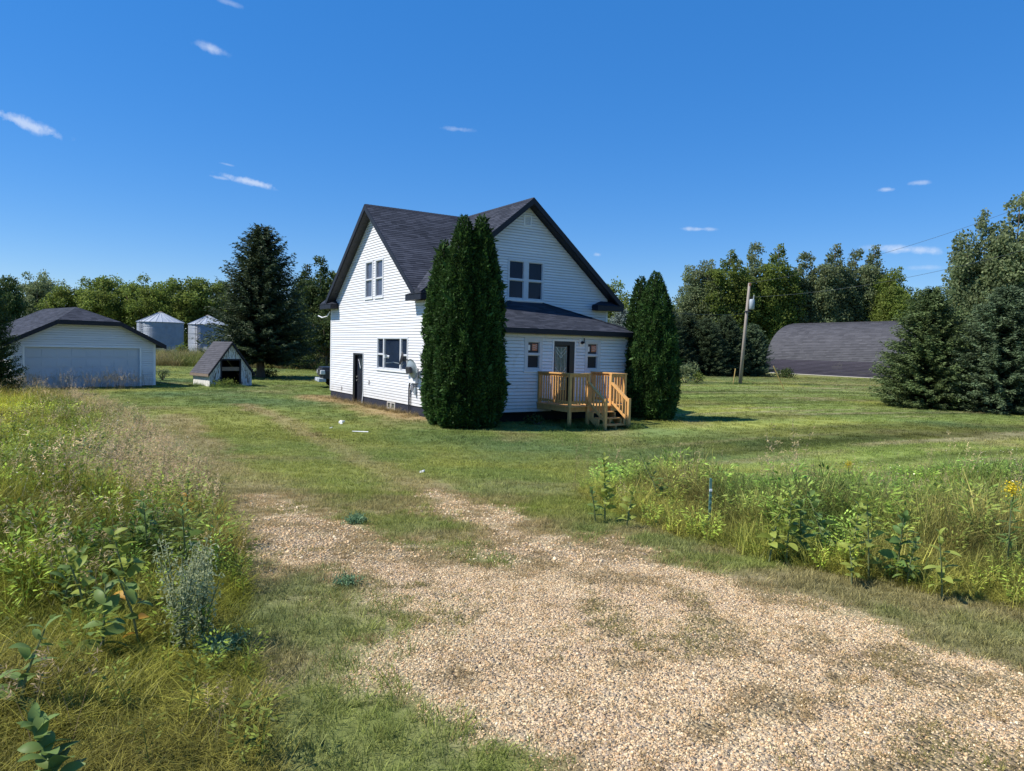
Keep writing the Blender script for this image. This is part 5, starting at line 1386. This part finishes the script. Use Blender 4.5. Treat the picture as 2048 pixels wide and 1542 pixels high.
def scatter(name, pts, rot, scl, tint, coll, label, cat, kind='stuff'):
    n = len(pts); me = bpy.data.meshes.new(name); me.vertices.add(n); me.vertices.foreach_set('co', pts.astype(np.float32).reshape(-1))
    for an_, ty, arr, key in (('rot', 'FLOAT_VECTOR', rot, 'vector'), ('scl', 'FLOAT_VECTOR', scl, 'vector')):
        a = me.attributes.new(an_, ty, 'POINT'); a.data.foreach_set(key, arr.astype(np.float32).reshape(-1))
    a = me.attributes.new('tint', 'FLOAT_COLOR', 'POINT'); a.data.foreach_set('color', np.concatenate([tint, np.ones((n, 1))], 1).astype(np.float32).reshape(-1))
    a = me.attributes.new('pick', 'INT', 'POINT'); a.data.foreach_set('value', rng.integers(0, 10 ** 6, n).astype(np.int32))
    o = bpy.data.objects.new(name, me); COL.objects.link(o)
    ng = bpy.data.node_groups.new('scatter_' + name, 'GeometryNodeTree')
    ng.interface.new_socket('Geometry', in_out='INPUT', socket_type='NodeSocketGeometry'); ng.interface.new_socket('Geometry', in_out='OUTPUT', socket_type='NodeSocketGeometry')
    gi = ng.nodes.new('NodeGroupInput'); go = ng.nodes.new('NodeGroupOutput'); iop = ng.nodes.new('GeometryNodeInstanceOnPoints')
    ci = ng.nodes.new('GeometryNodeCollectionInfo'); ci.inputs['Collection'].default_value = coll; ci.inputs['Separate Children'].default_value = True; ci.inputs['Reset Children'].default_value = True
    def na(nm, ty): q = ng.nodes.new('GeometryNodeInputNamedAttribute'); q.data_type = ty; q.inputs[0].default_value = nm; return q.outputs['Attribute']
    e2r = ng.nodes.new('FunctionNodeEulerToRotation'); ng.links.new(na('rot', 'FLOAT_VECTOR'), e2r.inputs[0])
    mod = ng.nodes.new('ShaderNodeMath'); mod.operation = 'MODULO'; ng.links.new(na('pick', 'INT'), mod.inputs[0]); mod.inputs[1].default_value = len(coll.objects)
    ng.links.new(gi.outputs[0], iop.inputs['Points']); ng.links.new(ci.outputs[0], iop.inputs['Instance']); iop.inputs['Pick Instance'].default_value = True
    ng.links.new(mod.outputs[0], iop.inputs['Instance Index']); ng.links.new(e2r.outputs[0], iop.inputs['Rotation']); ng.links.new(na('scl', 'FLOAT_VECTOR'), iop.inputs['Scale'])
    ng.links.new(iop.outputs[0], go.inputs[0])
    m = o.modifiers.new('scatter', 'NODES'); m.node_group = ng
    tag(o, label, cat, None, kind); return o
def wedge(y0, y1, dens, margin=1.5, x0=-99, x1=99, slope=.76):
    n = int(dens * (slope * (y1 ** 2 - y0 ** 2) + 2 * margin * (y1 - y0)))
    u = rng.random(n); wmax = slope * y1 + margin
    y = y0 + (y1 - y0) * rng.random(n * 2); x = rng.uniform(-wmax, wmax, n * 2)
    k = np.abs(x) < slope * y + margin; x, y = x[k][:n], y[k][:n]
    k = (x > x0) & (x < x1); return x[k], y[k]
HOUSEF = [tuple(hx(i, j, 0)[:2]) for i, j in ((0, 0), (WA, 0), (WA, WB), (0, WB))]
PORCHF = [tuple(hx(i, j, 0)[:2]) for i, j in ((0, PJ0), (-DP, PJ0), (-DP, PJ1), (0, PJ1))]
GARF = [tuple(gp(x, d, 0)[:2]) for x, d in ((0, 0), (GW, 0), (GW, GD), (0, GD))]
SHEDF = [tuple(sp_(x, d, 0)[:2]) for x, d in ((0, 0), (SW, 0), (SW, SD), (0, SD))]
def free(x, y):
    k = np.ones(x.shape, bool)
    for f in (HOUSEF, PORCHF, GARF, SHEDF): k &= ~inside(x, y, f)
    return k
def layer(name, xy, coll, sc, tint, label, cat, tilt=.12, zs=1.0, sv=.25):
    x, y = xy; n = len(x); pts = np.stack([x, y, terrain(x, y)], 1)
    rot = np.stack([rng.normal(size=n) * tilt, rng.normal(size=n) * tilt, rng.random(n) * 6.283], 1)
    s = sc * np.clip(1 + rng.normal(size=n) * sv, .4, 1.8); scl = np.stack([s, s, s * zs * rng.uniform(.8, 1.2, n)], 1)
    tint = np.clip(tint * (1 + rng.normal(size=(n, 1)) * .16), .004, 1)
    return scatter(name, pts, rot, scl, tint, coll, label, cat)
TUFT = leafmat('grass_blades', (.45, .47, .45), (1.65, 1.60, 1.40), .38, inst=True, rough=.45)
lawnP = proto_col('lawn_tufts', [blades(20, .055, .022, .055, .0045, .8, 100 + k, 2, .7) for k in range(4)], TUFT)
lawnQ = proto_col('lawn_tufts_far', [blades(44, .20, .025, .065, .012, .8, 110 + k, 1, .7) for k in range(4)], TUFT)
tallP = proto_col('tall_tufts', [blades(26, .09, .18, .52, .0075, 1.0, 120 + k, 3, .45) for k in range(5)], TUFT)
shortP = proto_col('mid_tufts', [blades(24, .07, .08, .24, .0055, .9, 130 + k, 2, .5) for k in range(5)], TUFT)
headP = proto_col('seed_stalks', [heads(9, .10, .40, .72, 140 + k) for k in range(4)], TUFT)
forbP = proto_col('leafy_weeds', [forb(60, .40, .3, .048, 150 + k) for k in range(4)], TUFT)
leafP = proto_col('broad_weeds', [forb(95, .36, .42, .052, 170 + k) for k in range(4)], TUFT)
flowP = proto_col('white_flowers', [flowers(5, .62, 160 + k) for k in range(3)], TUFT)

# mown lawn
def lawn_pts(y0, y1, d, keepg=.0):
    x, y = wedge(y0, y1, d); k = free(x, y) & (sdf(x, y, MEADOW) < .15) & (sdf(x, y, DITCHG) < .1); x, y = x[k], y[k]
    gr, tr = masks(x, y); k = rng.random(len(x)) > gr * 1.25 - .04 + .35 * tr; return x[k], y[k]
xy = lawn_pts(2.0, 9, 560); layer('lawn_grass', xy, lawnP, 1.0, lawn_col(*xy) * 1.35, 'short dry mown grass along the edges of the drive nearest the camera', 'grass')
xy = lawn_pts(9, 21, 120); layer('lawn_grass', xy, lawnP, 1.55, lawn_col(*xy) * 1.38, 'mown grass between the drive and the house', 'grass', zs=.62)
xy = lawn_pts(18, 45, 16); layer('lawn_grass', xy, lawnQ, 1.0, lawn_col(*xy) * 1.12, 'mown lawn round the house and out towards the far trees', 'grass', zs=.9)
xy = lawn_pts(45, 84, 3.6); layer('lawn_grass', xy, lawnQ, 2.2, lawn_col(*xy) * 1.12, 'far lawn reaching the barn and the field edge', 'grass', zs=.45)
# low tufts growing through the gravel
x, y = wedge(2.0, 14, 520); gr, tr = masks(x, y); dn = fbm(x, y, .30, 72) * .65 + fbm(x, y, 1.5, 73) * .35
k = (gr > .15) & (rng.random(len(x)) < smooth(.46, .60, dn) * .9 + .34 + .20 * smooth(4, 8, y)); x, y = x[k], y[k]
tc_ = mixc(np.broadcast_to(C3(.36, .265, .14), x.shape + (3,)), C3(.19, .20, .05), smooth(.50, .72, fbm(x, y, 1.1, 75)))
layer('drive_grass', (x, y), lawnP, .72, tc_, 'thin brownish grass growing through the gravel drive', 'grass', zs=.55)

# meadow on the left
def meadow_col(x, y):
    d = sdf(x, y, MEADOW); g = np.broadcast_to(C3(.205, .225, .042), x.shape + (3,)).copy()
    g = mixc(g, C3(.42, .39, .05), smooth(8, 17, y) * smooth(1.2, 4, d))
    g = mixc(g, C3(.100, .150, .035), smooth(.5, .7, fbm(x, y, 1.4, 81)) * .8)
    g = mixc(g, C3(.24, .20, .075), smooth(.48, .72, fbm(x, y, 1.1, 82)) * .8)
    g = mixc(g, C3(.30, .235, .145), (1 - smooth(.2, 1.7, d)) * smooth(6, 10, y) * .65)
    g = g * (.55 + .95 * fbm(x, y, .45, 87, 2))[..., None]
    g = mixc(g, C3(.19, .175, .062), (1 - smooth(2.5, 4.6, y)) * .65)
    return g
def hfac(x, y):
    return hfac0(x, y) * (.55 + .95 * vn(x, y, .5, 88))
def hfac0(x, y):
    """how tall the rough grass stands"""
    d = sdf(x, y, MEADOW); return (.40 + .60 * smooth(.1, 1.5, d)) * (.55 + .45 * smooth(3.2, 6.5, y)) * (.75 + .5 * fbm(x, y, 1.2, 83))
def mpts(y0, y1, d):
    x, y = wedge(y0, y1, d, x1=1); k = (sdf(x, y, MEADOW) > -.12) & free(x, y); return x[k], y[k]
def hl(name, xy, coll, sc, tint, label, cat, hf, tilt=.15):
    x, y = xy; n = len(x); pts = np.stack([x, y, terrain(x, y)], 1); rot = np.stack([rng.normal(size=n) * tilt, rng.normal(size=n) * tilt + .08, rng.random(n) * 6.283], 1)
    s = sc * np.clip(1 + rng.normal(size=n) * .22, .5, 1.7); scl = np.stack([s * .5 + s * .5 * hf, s * .5 + s * .5 * hf, s * hf], 1)
    return scatter(name, pts, rot, scl, np.clip(tint * np.exp(rng.normal(size=(n, 1)) * .30), .004, 1), coll, label, cat)
xy = mpts(1.9, 7.5, 400); hl('meadow_grass', xy, tallP, 1.0, meadow_col(*xy) * C3(1.15, 1.12, .9), 'rough unmown grass in the near left corner', 'grass', hfac(*xy) * .78)
xy = mpts(1.9, 6, 420); hl('meadow_grass', xy, shortP, 1.1, meadow_col(*xy) * C3(1.15, 1.12, .9) * .95, 'short brownish undergrowth in the near left corner', 'grass', hfac(*xy) * 1.1)
xy = mpts(7.5, 17, 95); hl('meadow_grass', xy, tallP, 1.45, meadow_col(*xy) * C3(1.15, 1.12, .9), 'tall unmown grass left of the drive', 'grass', hfac(*xy) * .52)
xy = mpts(17, 33, 24); hl('meadow_grass', xy, tallP, 2.5, meadow_col(*xy) * C3(1.15, 1.12, .9), 'yellow green unmown grass in front of the garage', 'grass', hfac(*xy) * .36)
xy = mpts(2.5, 30, 8); d_ = sdf(xy[0], xy[1], MEADOW); k = rng.random(len(d_)) < .7 * (.12 + .88 * (1 - smooth(.3, 2.2, d_))) * (.25 + .75 * smooth(4, 8, xy[1])) ; xy = (xy[0][k], xy[1][k])
hl('seeding_grass', xy, headP, 1.15, np.broadcast_to(C3(.46, .35, .22), (len(xy[0]), 3)), 'pinkish beige seed heads along the edge of the meadow', 'grass', .42 + .40 * hfac(*xy))
x, y = mpts(7.5, 22, 34); d_ = sdf(x, y, MEADOW); k = (d_ < 1.9) & (rng.random(len(x)) < .75 * (1 - smooth(.5, 1.9, d_))); xy = (x[k], y[k])
hl('seeding_grass', xy, headP, .95, np.broadcast_to(C3(.55, .41, .28), (len(xy[0]), 3)), 'dense pale band of ripe seed heads beside the drive', 'grass', .32 + .38 * hfac(*xy))
xy = mpts(2.6, 26, 6); hl('leafy_weeds', xy, forbP, .85, meadow_col(*xy) * C3(.95, 1.2, .9), 'small leafy weeds mixed into the meadow grass', 'weeds', .6 + .5 * hfac(*xy))
xy = mpts(2.2, 9, 20); k = rng.random(len(xy[0])) < smooth(3.2, 4.6, xy[1]) * .95 + .04; xy = (xy[0][k], xy[1][k]); hl('leafy_weeds', xy, leafP, .8, meadow_col(*xy) * C3(1.05, 1.35, 1.0), 'broad leafed weeds tangled into the near meadow', 'weeds', .7 + .5 * hfac(*xy))
xy = mpts(9, 24, 14); hl('leafy_weeds', xy, leafP, 1.2, meadow_col(*xy) * C3(1.0, 1.2, 1.0), 'leafy weeds further up the meadow', 'weeds', .45 + .4 * hfac(*xy))
xy = mpts(4, 26, 1.6); hl('white_wildflowers', xy, flowP, 1.0, np.broadcast_to(C3(.52, .50, .45), (len(xy[0]), 3)), 'scattered white wildflowers in the left meadow', 'wildflowers', np.full(len(xy[0]), .9))

# ditch on the right
def ditch_col(x, y):
    d = sdf(x, y, DITCHG); g = np.broadcast_to(C3(.215, .275, .080), x.shape + (3,)).copy()
    g = mixc(g, C3(.25, .29, .06), smooth(.45, .7, fbm(x, y, 1.3, 91)) * .8); g = mixc(g, C3(.11, .18, .055), smooth(.5, .75, fbm(x, y, .9, 92)) * .8)
    g = mixc(g, C3(.30, .24, .09), smooth(.55, .75, fbm(x, y, 1.7, 93)) * .7)
    g = g * (.55 + .95 * fbm(x, y, .5, 98, 2))[..., None]
    near = 1 - smooth(.05, 1.0, seg_dist(x, y, DITCHG[:9])); g = mixc(g, C3(.32, .32, .07), near * .7)
    return g
def dh(x, y):
    return .84 * dh0(x, y) * (.62 + .76 * vn(x, y, .6, 99))
def dh0(x, y):
    near = smooth(.0, 1.3, seg_dist(x, y, DITCHG[:9])); d = sdf(x, y, DITCHG); return (.34 + .66 * near) * (.5 + .5 * smooth(0, 1.2, d)) * (.75 + .5 * fbm(x, y, .9, 94))
def dpts(y0, y1, d, x1=99):
    x, y = wedge(y0, y1, d, 2.5, x0=.5, x1=x1); k = sdf(x, y, DITCHG) > -.05; return x[k], y[k]
xy = dpts(2.5, 9.5, 430); hl('ditch_grass', xy, tallP, 1.05, ditch_col(*xy), 'tall green grass standing in the roadside ditch', 'grass', dh(*xy) * 1.05)
xy = dpts(9.5, 20, 150); hl('ditch_grass', xy, tallP, 1.4, ditch_col(*xy), 'tall grass on the far side of the ditch', 'grass', dh(*xy) * .8)
xy = dpts(2.5, 9, 90); k = dh0(*xy) < .62; xy = (xy[0][k], xy[1][k]); hl('ditch_grass', xy, shortP, 1.3, ditch_col(*xy) * 1.1, 'yellow green grass fringe along the mown verge', 'grass', np.full(len(xy[0]), .9))
xy = dpts(6.5, 17, 1.0, 9); hl('seeding_grass', xy, headP, 1.0, np.broadcast_to(C3(.46, .37, .22), (len(xy[0]), 3)), 'tall straw coloured seed stalks rising from the ditch', 'grass', 1.0 + .2 * dh(*xy), .1)
xy = dpts(3, 17, 5); hl('leafy_weeds', xy, forbP, .9, ditch_col(*xy) * C3(.9, 1.1, .8), 'leafy weeds among the ditch grass', 'weeds', .4 + .6 * dh(*xy))
xy = dpts(3, 14, 26); hl('leafy_weeds', xy, leafP, .85, ditch_col(*xy) * C3(1.0, 1.3, .95), 'dense leafy weeds filling the ditch', 'weeds', .45 + .9 * dh(*xy))
xy = dpts(4, 16, 1.5); k = xy[0] > 5.0; xy = (xy[0][k], xy[1][k]); hl('white_wildflowers', xy, flowP, 1.0, np.broadcast_to(C3(.55, .54, .50), (len(xy[0]), 3)), 'white wildflowers at the right end of the ditch', 'wildflowers', np.full(len(xy[0]), .85))

# rough strip beyond the lawn
x = rng.uniform(-62, -5, 9000); y = rng.uniform(66, 92, 9000); k = (np.abs(x) < .80 * y) & ((y > 67 + 3 * fbm(x, y, 6, 95))); x, y = x[k], y[k]
tt = mixc(np.broadcast_to(C3(.26, .215, .11), x.shape + (3,)), C3(.16, .19, .05), smooth(.42, .62, fbm(x, y, 4, 96)))
hl('field_weeds', (x, y), tallP, 3.6, tt, 'tan strip of tall dry weeds in front of the grain bins', 'weeds', .62 + .45 * fbm(x, y, 5, 97))
# taller growth round posts and steps
def ring(cx, cy, r, n): a = rng.random(n) * 6.283; q = r * rng.random(n) ** .5; return cx + np.cos(a) * q, cy + np.sin(a) * q
xs, ys = [], []
for (cx, cy, r, n) in [tuple(hx(DI1 - .1, 3.1, 0)[:2]) + (.4, 30), tuple(hx(DI1 - .5, 3.7, 0)[:2]) + (.5, 60), tuple(hx(DI1 - 1.0, 4.9, 0)[:2]) + (.35, 40), (pb[0], pb[1], 1.5, 90), (pb[0] + 18, pb[1] + 8, 2, 60), (-15.3, 38.9, .9, 70), (-17.2, 39.6, .5, 50)]:
    a_, b_ = ring(cx, cy, r, n); xs.append(a_); ys.append(b_)
x = np.concatenate(xs); y = np.concatenate(ys); k = free(x, y); x, y = x[k], y[k]
hl('uncut_grass', (x, y), shortP, 1.6, np.broadcast_to(C3(.10, .16, .045), (len(x), 3)), 'longer uncut grass round the pole, shed and deck posts', 'grass', np.full(len(x), .6))
t_ = rng.random(150); d_ = rng.random(150) * .35; P_ = HO[:2] + HA[:2] * (t_ * 9.8)[:, None] - HB[:2] * (.05 + d_)[:, None]
hl('wall_weeds', (P_[:, 0], P_[:, 1]), shortP, 1.2, np.broadcast_to(C3(.24, .19, .10), (150, 3)), 'dry grass wisps along the foundation of the sunlit wall', 'grass', np.full(150, .8))
# weeds in front of the garage door
x = rng.uniform(-24, -17.5, 500); y = 37.4 + (x + 19.5) * .95 + rng.normal(size=500) * .6 - 1.6
x, y = x[:], y[:]; k = free(x, y) & (x < -18.6); x, y = x[k][:160], y[k][:160]
hl('door_weeds', (x, y), headP, 1.5, np.broadcast_to(C3(.33, .27, .19), (len(x), 3)), 'dry weed stalks in front of the garage door', 'weeds', np.full(len(x), .75))

# loose gravel
def stone(seed):
    g = np.random.default_rng(seed); t_ = (1 + 5 ** .5) / 2
    v = np.array([(-1, t_, 0), (1, t_, 0), (-1, -t_, 0), (1, -t_, 0), (0, -1, t_), (0, 1, t_), (0, -1, -t_), (0, 1, -t_), (t_, 0, -1), (t_, 0, 1), (-t_, 0, -1), (-t_, 0, 1)]) / 1.9
    f = [(0, 11, 5), (0, 5, 1), (0, 1, 7), (0, 7, 10), (0, 10, 11), (1, 5, 9), (5, 11, 4), (11, 10, 2), (10, 7, 6), (7, 1, 8), (3, 9, 4), (3, 4, 2), (3, 2, 6), (3, 6, 8), (3, 8, 9), (4, 9, 5), (2, 4, 11), (6, 2, 10), (8, 6, 7), (9, 8, 1)]
    v = v * (1 + g.normal(size=(12, 1)) * .16) * g.uniform(.65, 1.25, 3) * np.array([1, 1, .7])
    me = bpy.data.meshes.new('stone'); me.from_pydata([tuple(p) for p in v], [], f); me.polygons.foreach_set('use_smooth', [True] * 20)
    return me
STM = bpy.data.materials.new('gravel_stone'); STM.use_nodes = True; t = STM.node_tree; p = t.nodes['Principled BSDF']; p.inputs['Roughness'].default_value = .75; p.inputs['Specular IOR Level'].default_value = .3
ta = N(t, 'ShaderNodeAttribute', attribute_name='tint', attribute_type='INSTANCER'); L(t, ta.outputs['Color'], p.inputs['Base Color'])
sc_ = bpy.data.collections.new('stones')
for k in range(5):
    me = stone(200 + k); me.materials.append(STM); o = bpy.data.objects.new('stone', me); sc_.objects.link(o)
def stones(y0, y1, dens, size, label):
    x, y = wedge(y0, y1, dens, .6); gr, tr = masks(x, y); k = rng.random(len(x)) < smooth(.25, .75, gr) * (1 - .72 * smooth(.46, .62, fbm(x, y, .30, 72) * .65 + fbm(x, y, 1.5, 73) * .35)); x, y = x[k], y[k]; n = len(x)
    s = size * np.clip(rng.lognormal(0, .32, n), .5, 2.4); pal = np.array([(.64, .50, .33), (.70, .58, .40), (.56, .42, .26), (.76, .68, .52), (.48, .33, .20), (.36, .30, .25), (.28, .25, .21), (.58, .40, .24)])
    c = C3(1.02, .95, .82) * pal[rng.choice(8, n, p=[.24, .15, .23, .08, .12, .08, .03, .07])] * rng.uniform(.8, 1.15, (n, 1))
    rot = rng.uniform(-.5, .5, (n, 3)); rot[:, 2] = rng.random(n) * 6.28
    scatter('gravel', np.stack([x, y, terrain(x, y) + s * .15], 1), rot, np.repeat(s[:, None], 3, 1), c, sc_, label, 'gravel')
stones(2.0, 5.4, 8600, .0043, 'loose tan gravel stones nearest the camera')
stones(5.4, 11, 1300, .0080, 'worn gravel further up the drive')

# ------------------------------------------------------------------ single plants one can point to
def leaf_mesh(ln, wd, fold=.25, curl=.3, n=6):
    V = []; Fc = []
    for k in range(n + 1):
        f = k / n; w = wd * .5 * math.sin(math.pi * min(1, f * .93 + .05)) ** .75; z = curl * ln * (f - 1.5 * f * f) 
        V += [(ln * f, -w, z + fold * w), (ln * f, 0, z), (ln * f, w, z + fold * w)]
    for k in range(n):
        a = 3 * k; Fc += [(a, a + 3, a + 4, a + 1), (a + 1, a + 4, a + 5, a + 2)]
    return V, Fc
def pmat(name, col, var=.22): 
    m = leafmat(name, col, col, .35, rough=.45, vn_=6); return m
MW = pmat('milkweed_leaf', (.19, .28, .08)); MWL = pmat('milkweed_leaf_light', (.32, .38, .08)); MWY = pmat('yellowed_leaf', (.52, .30, .05)); MWD = pmat('milkweed_leaf_dark', (.15, .25, .07)); STEM = mat('green_stem', (.14, .17, .07), .7, .2)
LEAFM = {}
def leafobj(kind, m):
    key = (kind, m.name)
    if key not in LEAFM:
        ln, wd = {'big': (.17, .085), 'long': (.19, .055), 'small': (.11, .055)}[kind]; V, Fc = leaf_mesh(ln, wd); me = bpy.data.meshes.new('leaf'); me.from_pydata(V, [], Fc); me.polygons.foreach_set('use_smooth', [True] * len(Fc)); me.materials.append(m); LEAFM[key] = me
    return LEAFM[key]
def milkweed(u, v, h, nl, m, label, seed, kind='big', yellow=0, lean=0, bD=None):
    h *= .80; LS = .60 if kind == 'big' else .70
    g = np.random.default_rng(seed); b_ = W(u, v) if bD is None else at(u, bD); root = empty('milkweed', tuple(b_)); tag(root, label, 'plant', 'broad leaved plants in the rough grass')
    lx, ly = g.normal() * .10 + lean, g.normal() * .09
    mb = MB(); mb.tube([b_ - UZ * .05, b_ + np.array([lx * .4, ly * .4, h * .5]), b_ + np.array([lx, ly, h])], [.008, .006, .003], 6); mb.build('stem', STEM, root)
    nl = int(nl * 1.45)
    for k in range(nl):
        f = .22 + .78 * (k // 2) / max(1, nl // 2 - 1); an = (k % 2) * math.pi + (k // 2) * 1.45 + g.normal() * .2
        me = leafobj(kind, MWY if k < yellow else m); o = bpy.data.objects.new('leaf', me); COL.objects.link(o); o.parent = root
        o.location = (lx * f * f, ly * f * f, h * f); s = LS * g.uniform(.8, 1.25) * (1.15 - .5 * f ** 3); o.scale = (s, s, s)
        o.rotation_euler = (g.normal() * .45, -g.uniform(-.15, .75) - .5 * f ** 3, an)
    return root
milkweed(372, 1150, .62, 12, MW, 'broad leaved plant above the silvery wormwood, right edge of the meadow', 301)
milkweed(296, 1120, .55, 12, MW, 'broad leaved plant with a flat open top near the middle of the meadow', 302, yellow=0)
milkweed(262, 1235, .62, 14, MWL, 'light green plant with a yellow leaf left of the wormwood', 303, yellow=2)
milkweed(284, 1300, .50, 8, MW, 'plant with orange yellow lower leaves below the wormwood', 304, 'big', 3)
milkweed(120, 1230, .48, 12, MW, 'broad leaved plant left of a matching pair in the meadow', 305)
milkweed(178, 1250, .52, 12, MWL, 'broad leaved plant in the middle of the pair of the left meadow', 306)
milkweed(205, 1320, .46, 10, MW, 'lowest leafy plant of the cluster in the left meadow', 307)
milkweed(28, 1440, .48, 12, MW, 'pale broad leaved plant at the left edge', 308, 'big')
milkweed(118, 1620, .30, 16, MW, 'dark leafy plant in the bottom left corner', 309, 'big')
milkweed(372, 1035, .42, 8, MWL, 'small plant with bright orange leaves at the meadow edge', 310, 'small', 6)
milkweed(158, 935, .55, 10, MWD, 'single dark weed standing in the yellow grass on the left', 311, 'big')
milkweed(190, 1010, .45, 8, MWD, 'dark weed below the other one in the yellow grass', 312, 'big')
milkweed(1210, 1042, .75, 20, MWL, 'tall light green milkweed at the left end of the ditch', 313, 'big')
milkweed(1192, 1046, .42, 10, MW, 'short milkweed left of the tall one at the ditch end', 314, 'small')
milkweed(1252, 1056, .45, 10, MWL, 'small yellow green milkweed right of the tall one', 315, 'small')
milkweed(1325, 1020, .75, 14, MW, 'milkweed standing up behind the ditch grass', 316, 'small', 0, 0)
for k, (u, v, h, m_, lab) in enumerate(((1536, 1125, .62, MWL, 'leftmost plant of the dense ditch milkweeds'), (1572, 1128, .66, MWL, 'milkweed right of the leftmost one in the dense ditch clump'), (1600, 1122, .55, MW, 'milkweed in the dark middle of the ditch clump'), (1655, 1120, .60, MW, 'milkweed between the two ditch clumps'),
    (1700, 1150, .62, MWL, 'milkweed at the left of the second ditch clump'), (1738, 1160, .72, MWL, 'tallest milkweed of the second ditch clump'), (1792, 1165, .62, MWD, 'dark milkweed at the right of the second ditch clump'), (1812, 1172, .42, MW, 'low milkweed beside the dark one in the ditch'),
    (1705, 1172, .34, MWL, 'low milkweed in front of the second ditch clump'), (1885, 1200, .55, MWL, 'milkweed with upright pods, rightmost in the ditch'))):
    milkweed(u, v, h, 14 if k < 8 else 10, m_, lab, 330 + k, 'small' if k in (7, 8) else 'big')
# wormwood
def fine(u, v, h, r_, seed, m, label, n=1500, name='wormwood', sz=.022):
    g = np.random.default_rng(seed); b_ = W(u, v); mb = MB(); V = []; 
    ns = 16; P = []; D = []
    for k in range(ns):
        an = g.random() * 6.28; q = r_ * g.random() ** .6; tip = np.array([math.cos(an) * q, math.sin(an) * q, h * g.uniform(.6, 1.0)]); mb.tube([(0, 0, -.03), tip * .5 * np.array([.7, .7, 1]), tip], [.005, .004, .002], 5)
        f = g.random(n // ns) ** .6; base = (tip * np.array([1, 1, 1]))[None] * f[:, None]; base[:, :2] *= (.6 + .4 * f)[:, None]
        P.append(base + g.normal(size=base.shape) * .022); D.append(unit(g.normal(size=base.shape) + np.array([0, 0, .5])))
    P = np.concatenate(P); D = np.concatenate(D); V = leaf_quads(P, D, side_of(D, g), sz * g.uniform(.6, 1.5, len(P)), sz * .38)
    return make_tree(name, tuple(b_), V, g.random(len(P)), m, mb, STEM, label, 'plant', None)
WORM = leafmat('wormwood_leaf', (.36, .42, .20), (.62, .68, .42), .45, vn_=3)
fine(362, 1310, .62, .15, 401, WORM, 'silvery grey wormwood at the meadow edge beside the drive')
fine(405, 1290, .52, .10, 402, WORM, 'smaller silvery wormwood leaning over the drive edge', 1100)
TEALW = leafmat('blue_green_weed', (.12, .22, .11), (.28, .42, .22), .35, vn_=3)
fine(440, 1312, .10, .13, 403, TEALW, 'low blue green weed mat at the foot of the wormwood', 1300, 'ground_weed', .022)
fine(714, 1046, .05, .13, 404, TEALW, 'low blue green weed patch in the middle of the drive', 700, 'ground_weed', .03)
fine(694, 1170, .04, .11, 405, TEALW, 'small dark green weed on the left edge of the gravel', 600, 'ground_weed', .022)
YEL = leafmat('goldenrod_bloom', (.50, .36, .02), (.75, .58, .04), .2, vn_=5)
for (u, v, h, lab, sd_) in ((1693, 1030, .75, 'goldenrod in bloom above the middle of the ditch', 411), (2013, 1165, .70, 'goldenrod in bloom at the right edge of the ditch', 412)):
    g = np.random.default_rng(sd_); b_ = W(u, v); root = empty('goldenrod', tuple(b_)); tag(root, lab, 'flower', 'goldenrods in the ditch')
    mb = MB(); mb.tube([b_, b_ + UZ * h], [.006, .004], 5); mb.build('stem', STEM, root)
    P = b_ + UZ * h + g.normal(size=(260, 3)) * np.array([.024, .024, .03]); D = rdir(260, g); quads('bloom', leaf_quads(P, D, side_of(D, g), .014, .010), YEL, root, g.random(260))
    P = b_ + UZ * (h * g.random((60, 1)) * .9); D = unit(rdir(60, g) + np.array([0, 0, .3])); quads('foliage', leaf_quads(P, D, side_of(D, g), .09, .014), MW, root, g.random(60))
# steel fence post in the ditch
b_ = W(1418, 1062); TEAL = mat('teal_post_paint', (.10, .20, .17), .5, .2, 8); d = ray(1416, 957); zt_ = d[2] * b_[1] / d[1] + HC
tp = empty('fence_post', tuple(b_)); tag(tp, 'single teal steel fence post with a white tip in the ditch grass', 'fence post')
mb = MB(); mb.obox(b_, (1, 0, 0), (0, 1, 0), UZ, -.011, .011, -.004, .004, -.3, zt_ - b_[2]); mb.obox(b_, (1, 0, 0), (0, 1, 0), UZ, -.004, .004, .005, .035, -.3, zt_ - b_[2]); mb.build('post_shaft', TEAL, tp)
for k in range(9):
    mb = MB(); mb.obox(b_, (1, 0, 0), (0, 1, 0), UZ, -.012, .012, -.016, -.0045, zt_ - b_[2] - .12 - k * .06, zt_ - b_[2] - .10 - k * .06); mb.build('stud', TEAL if k else LIT, tp)
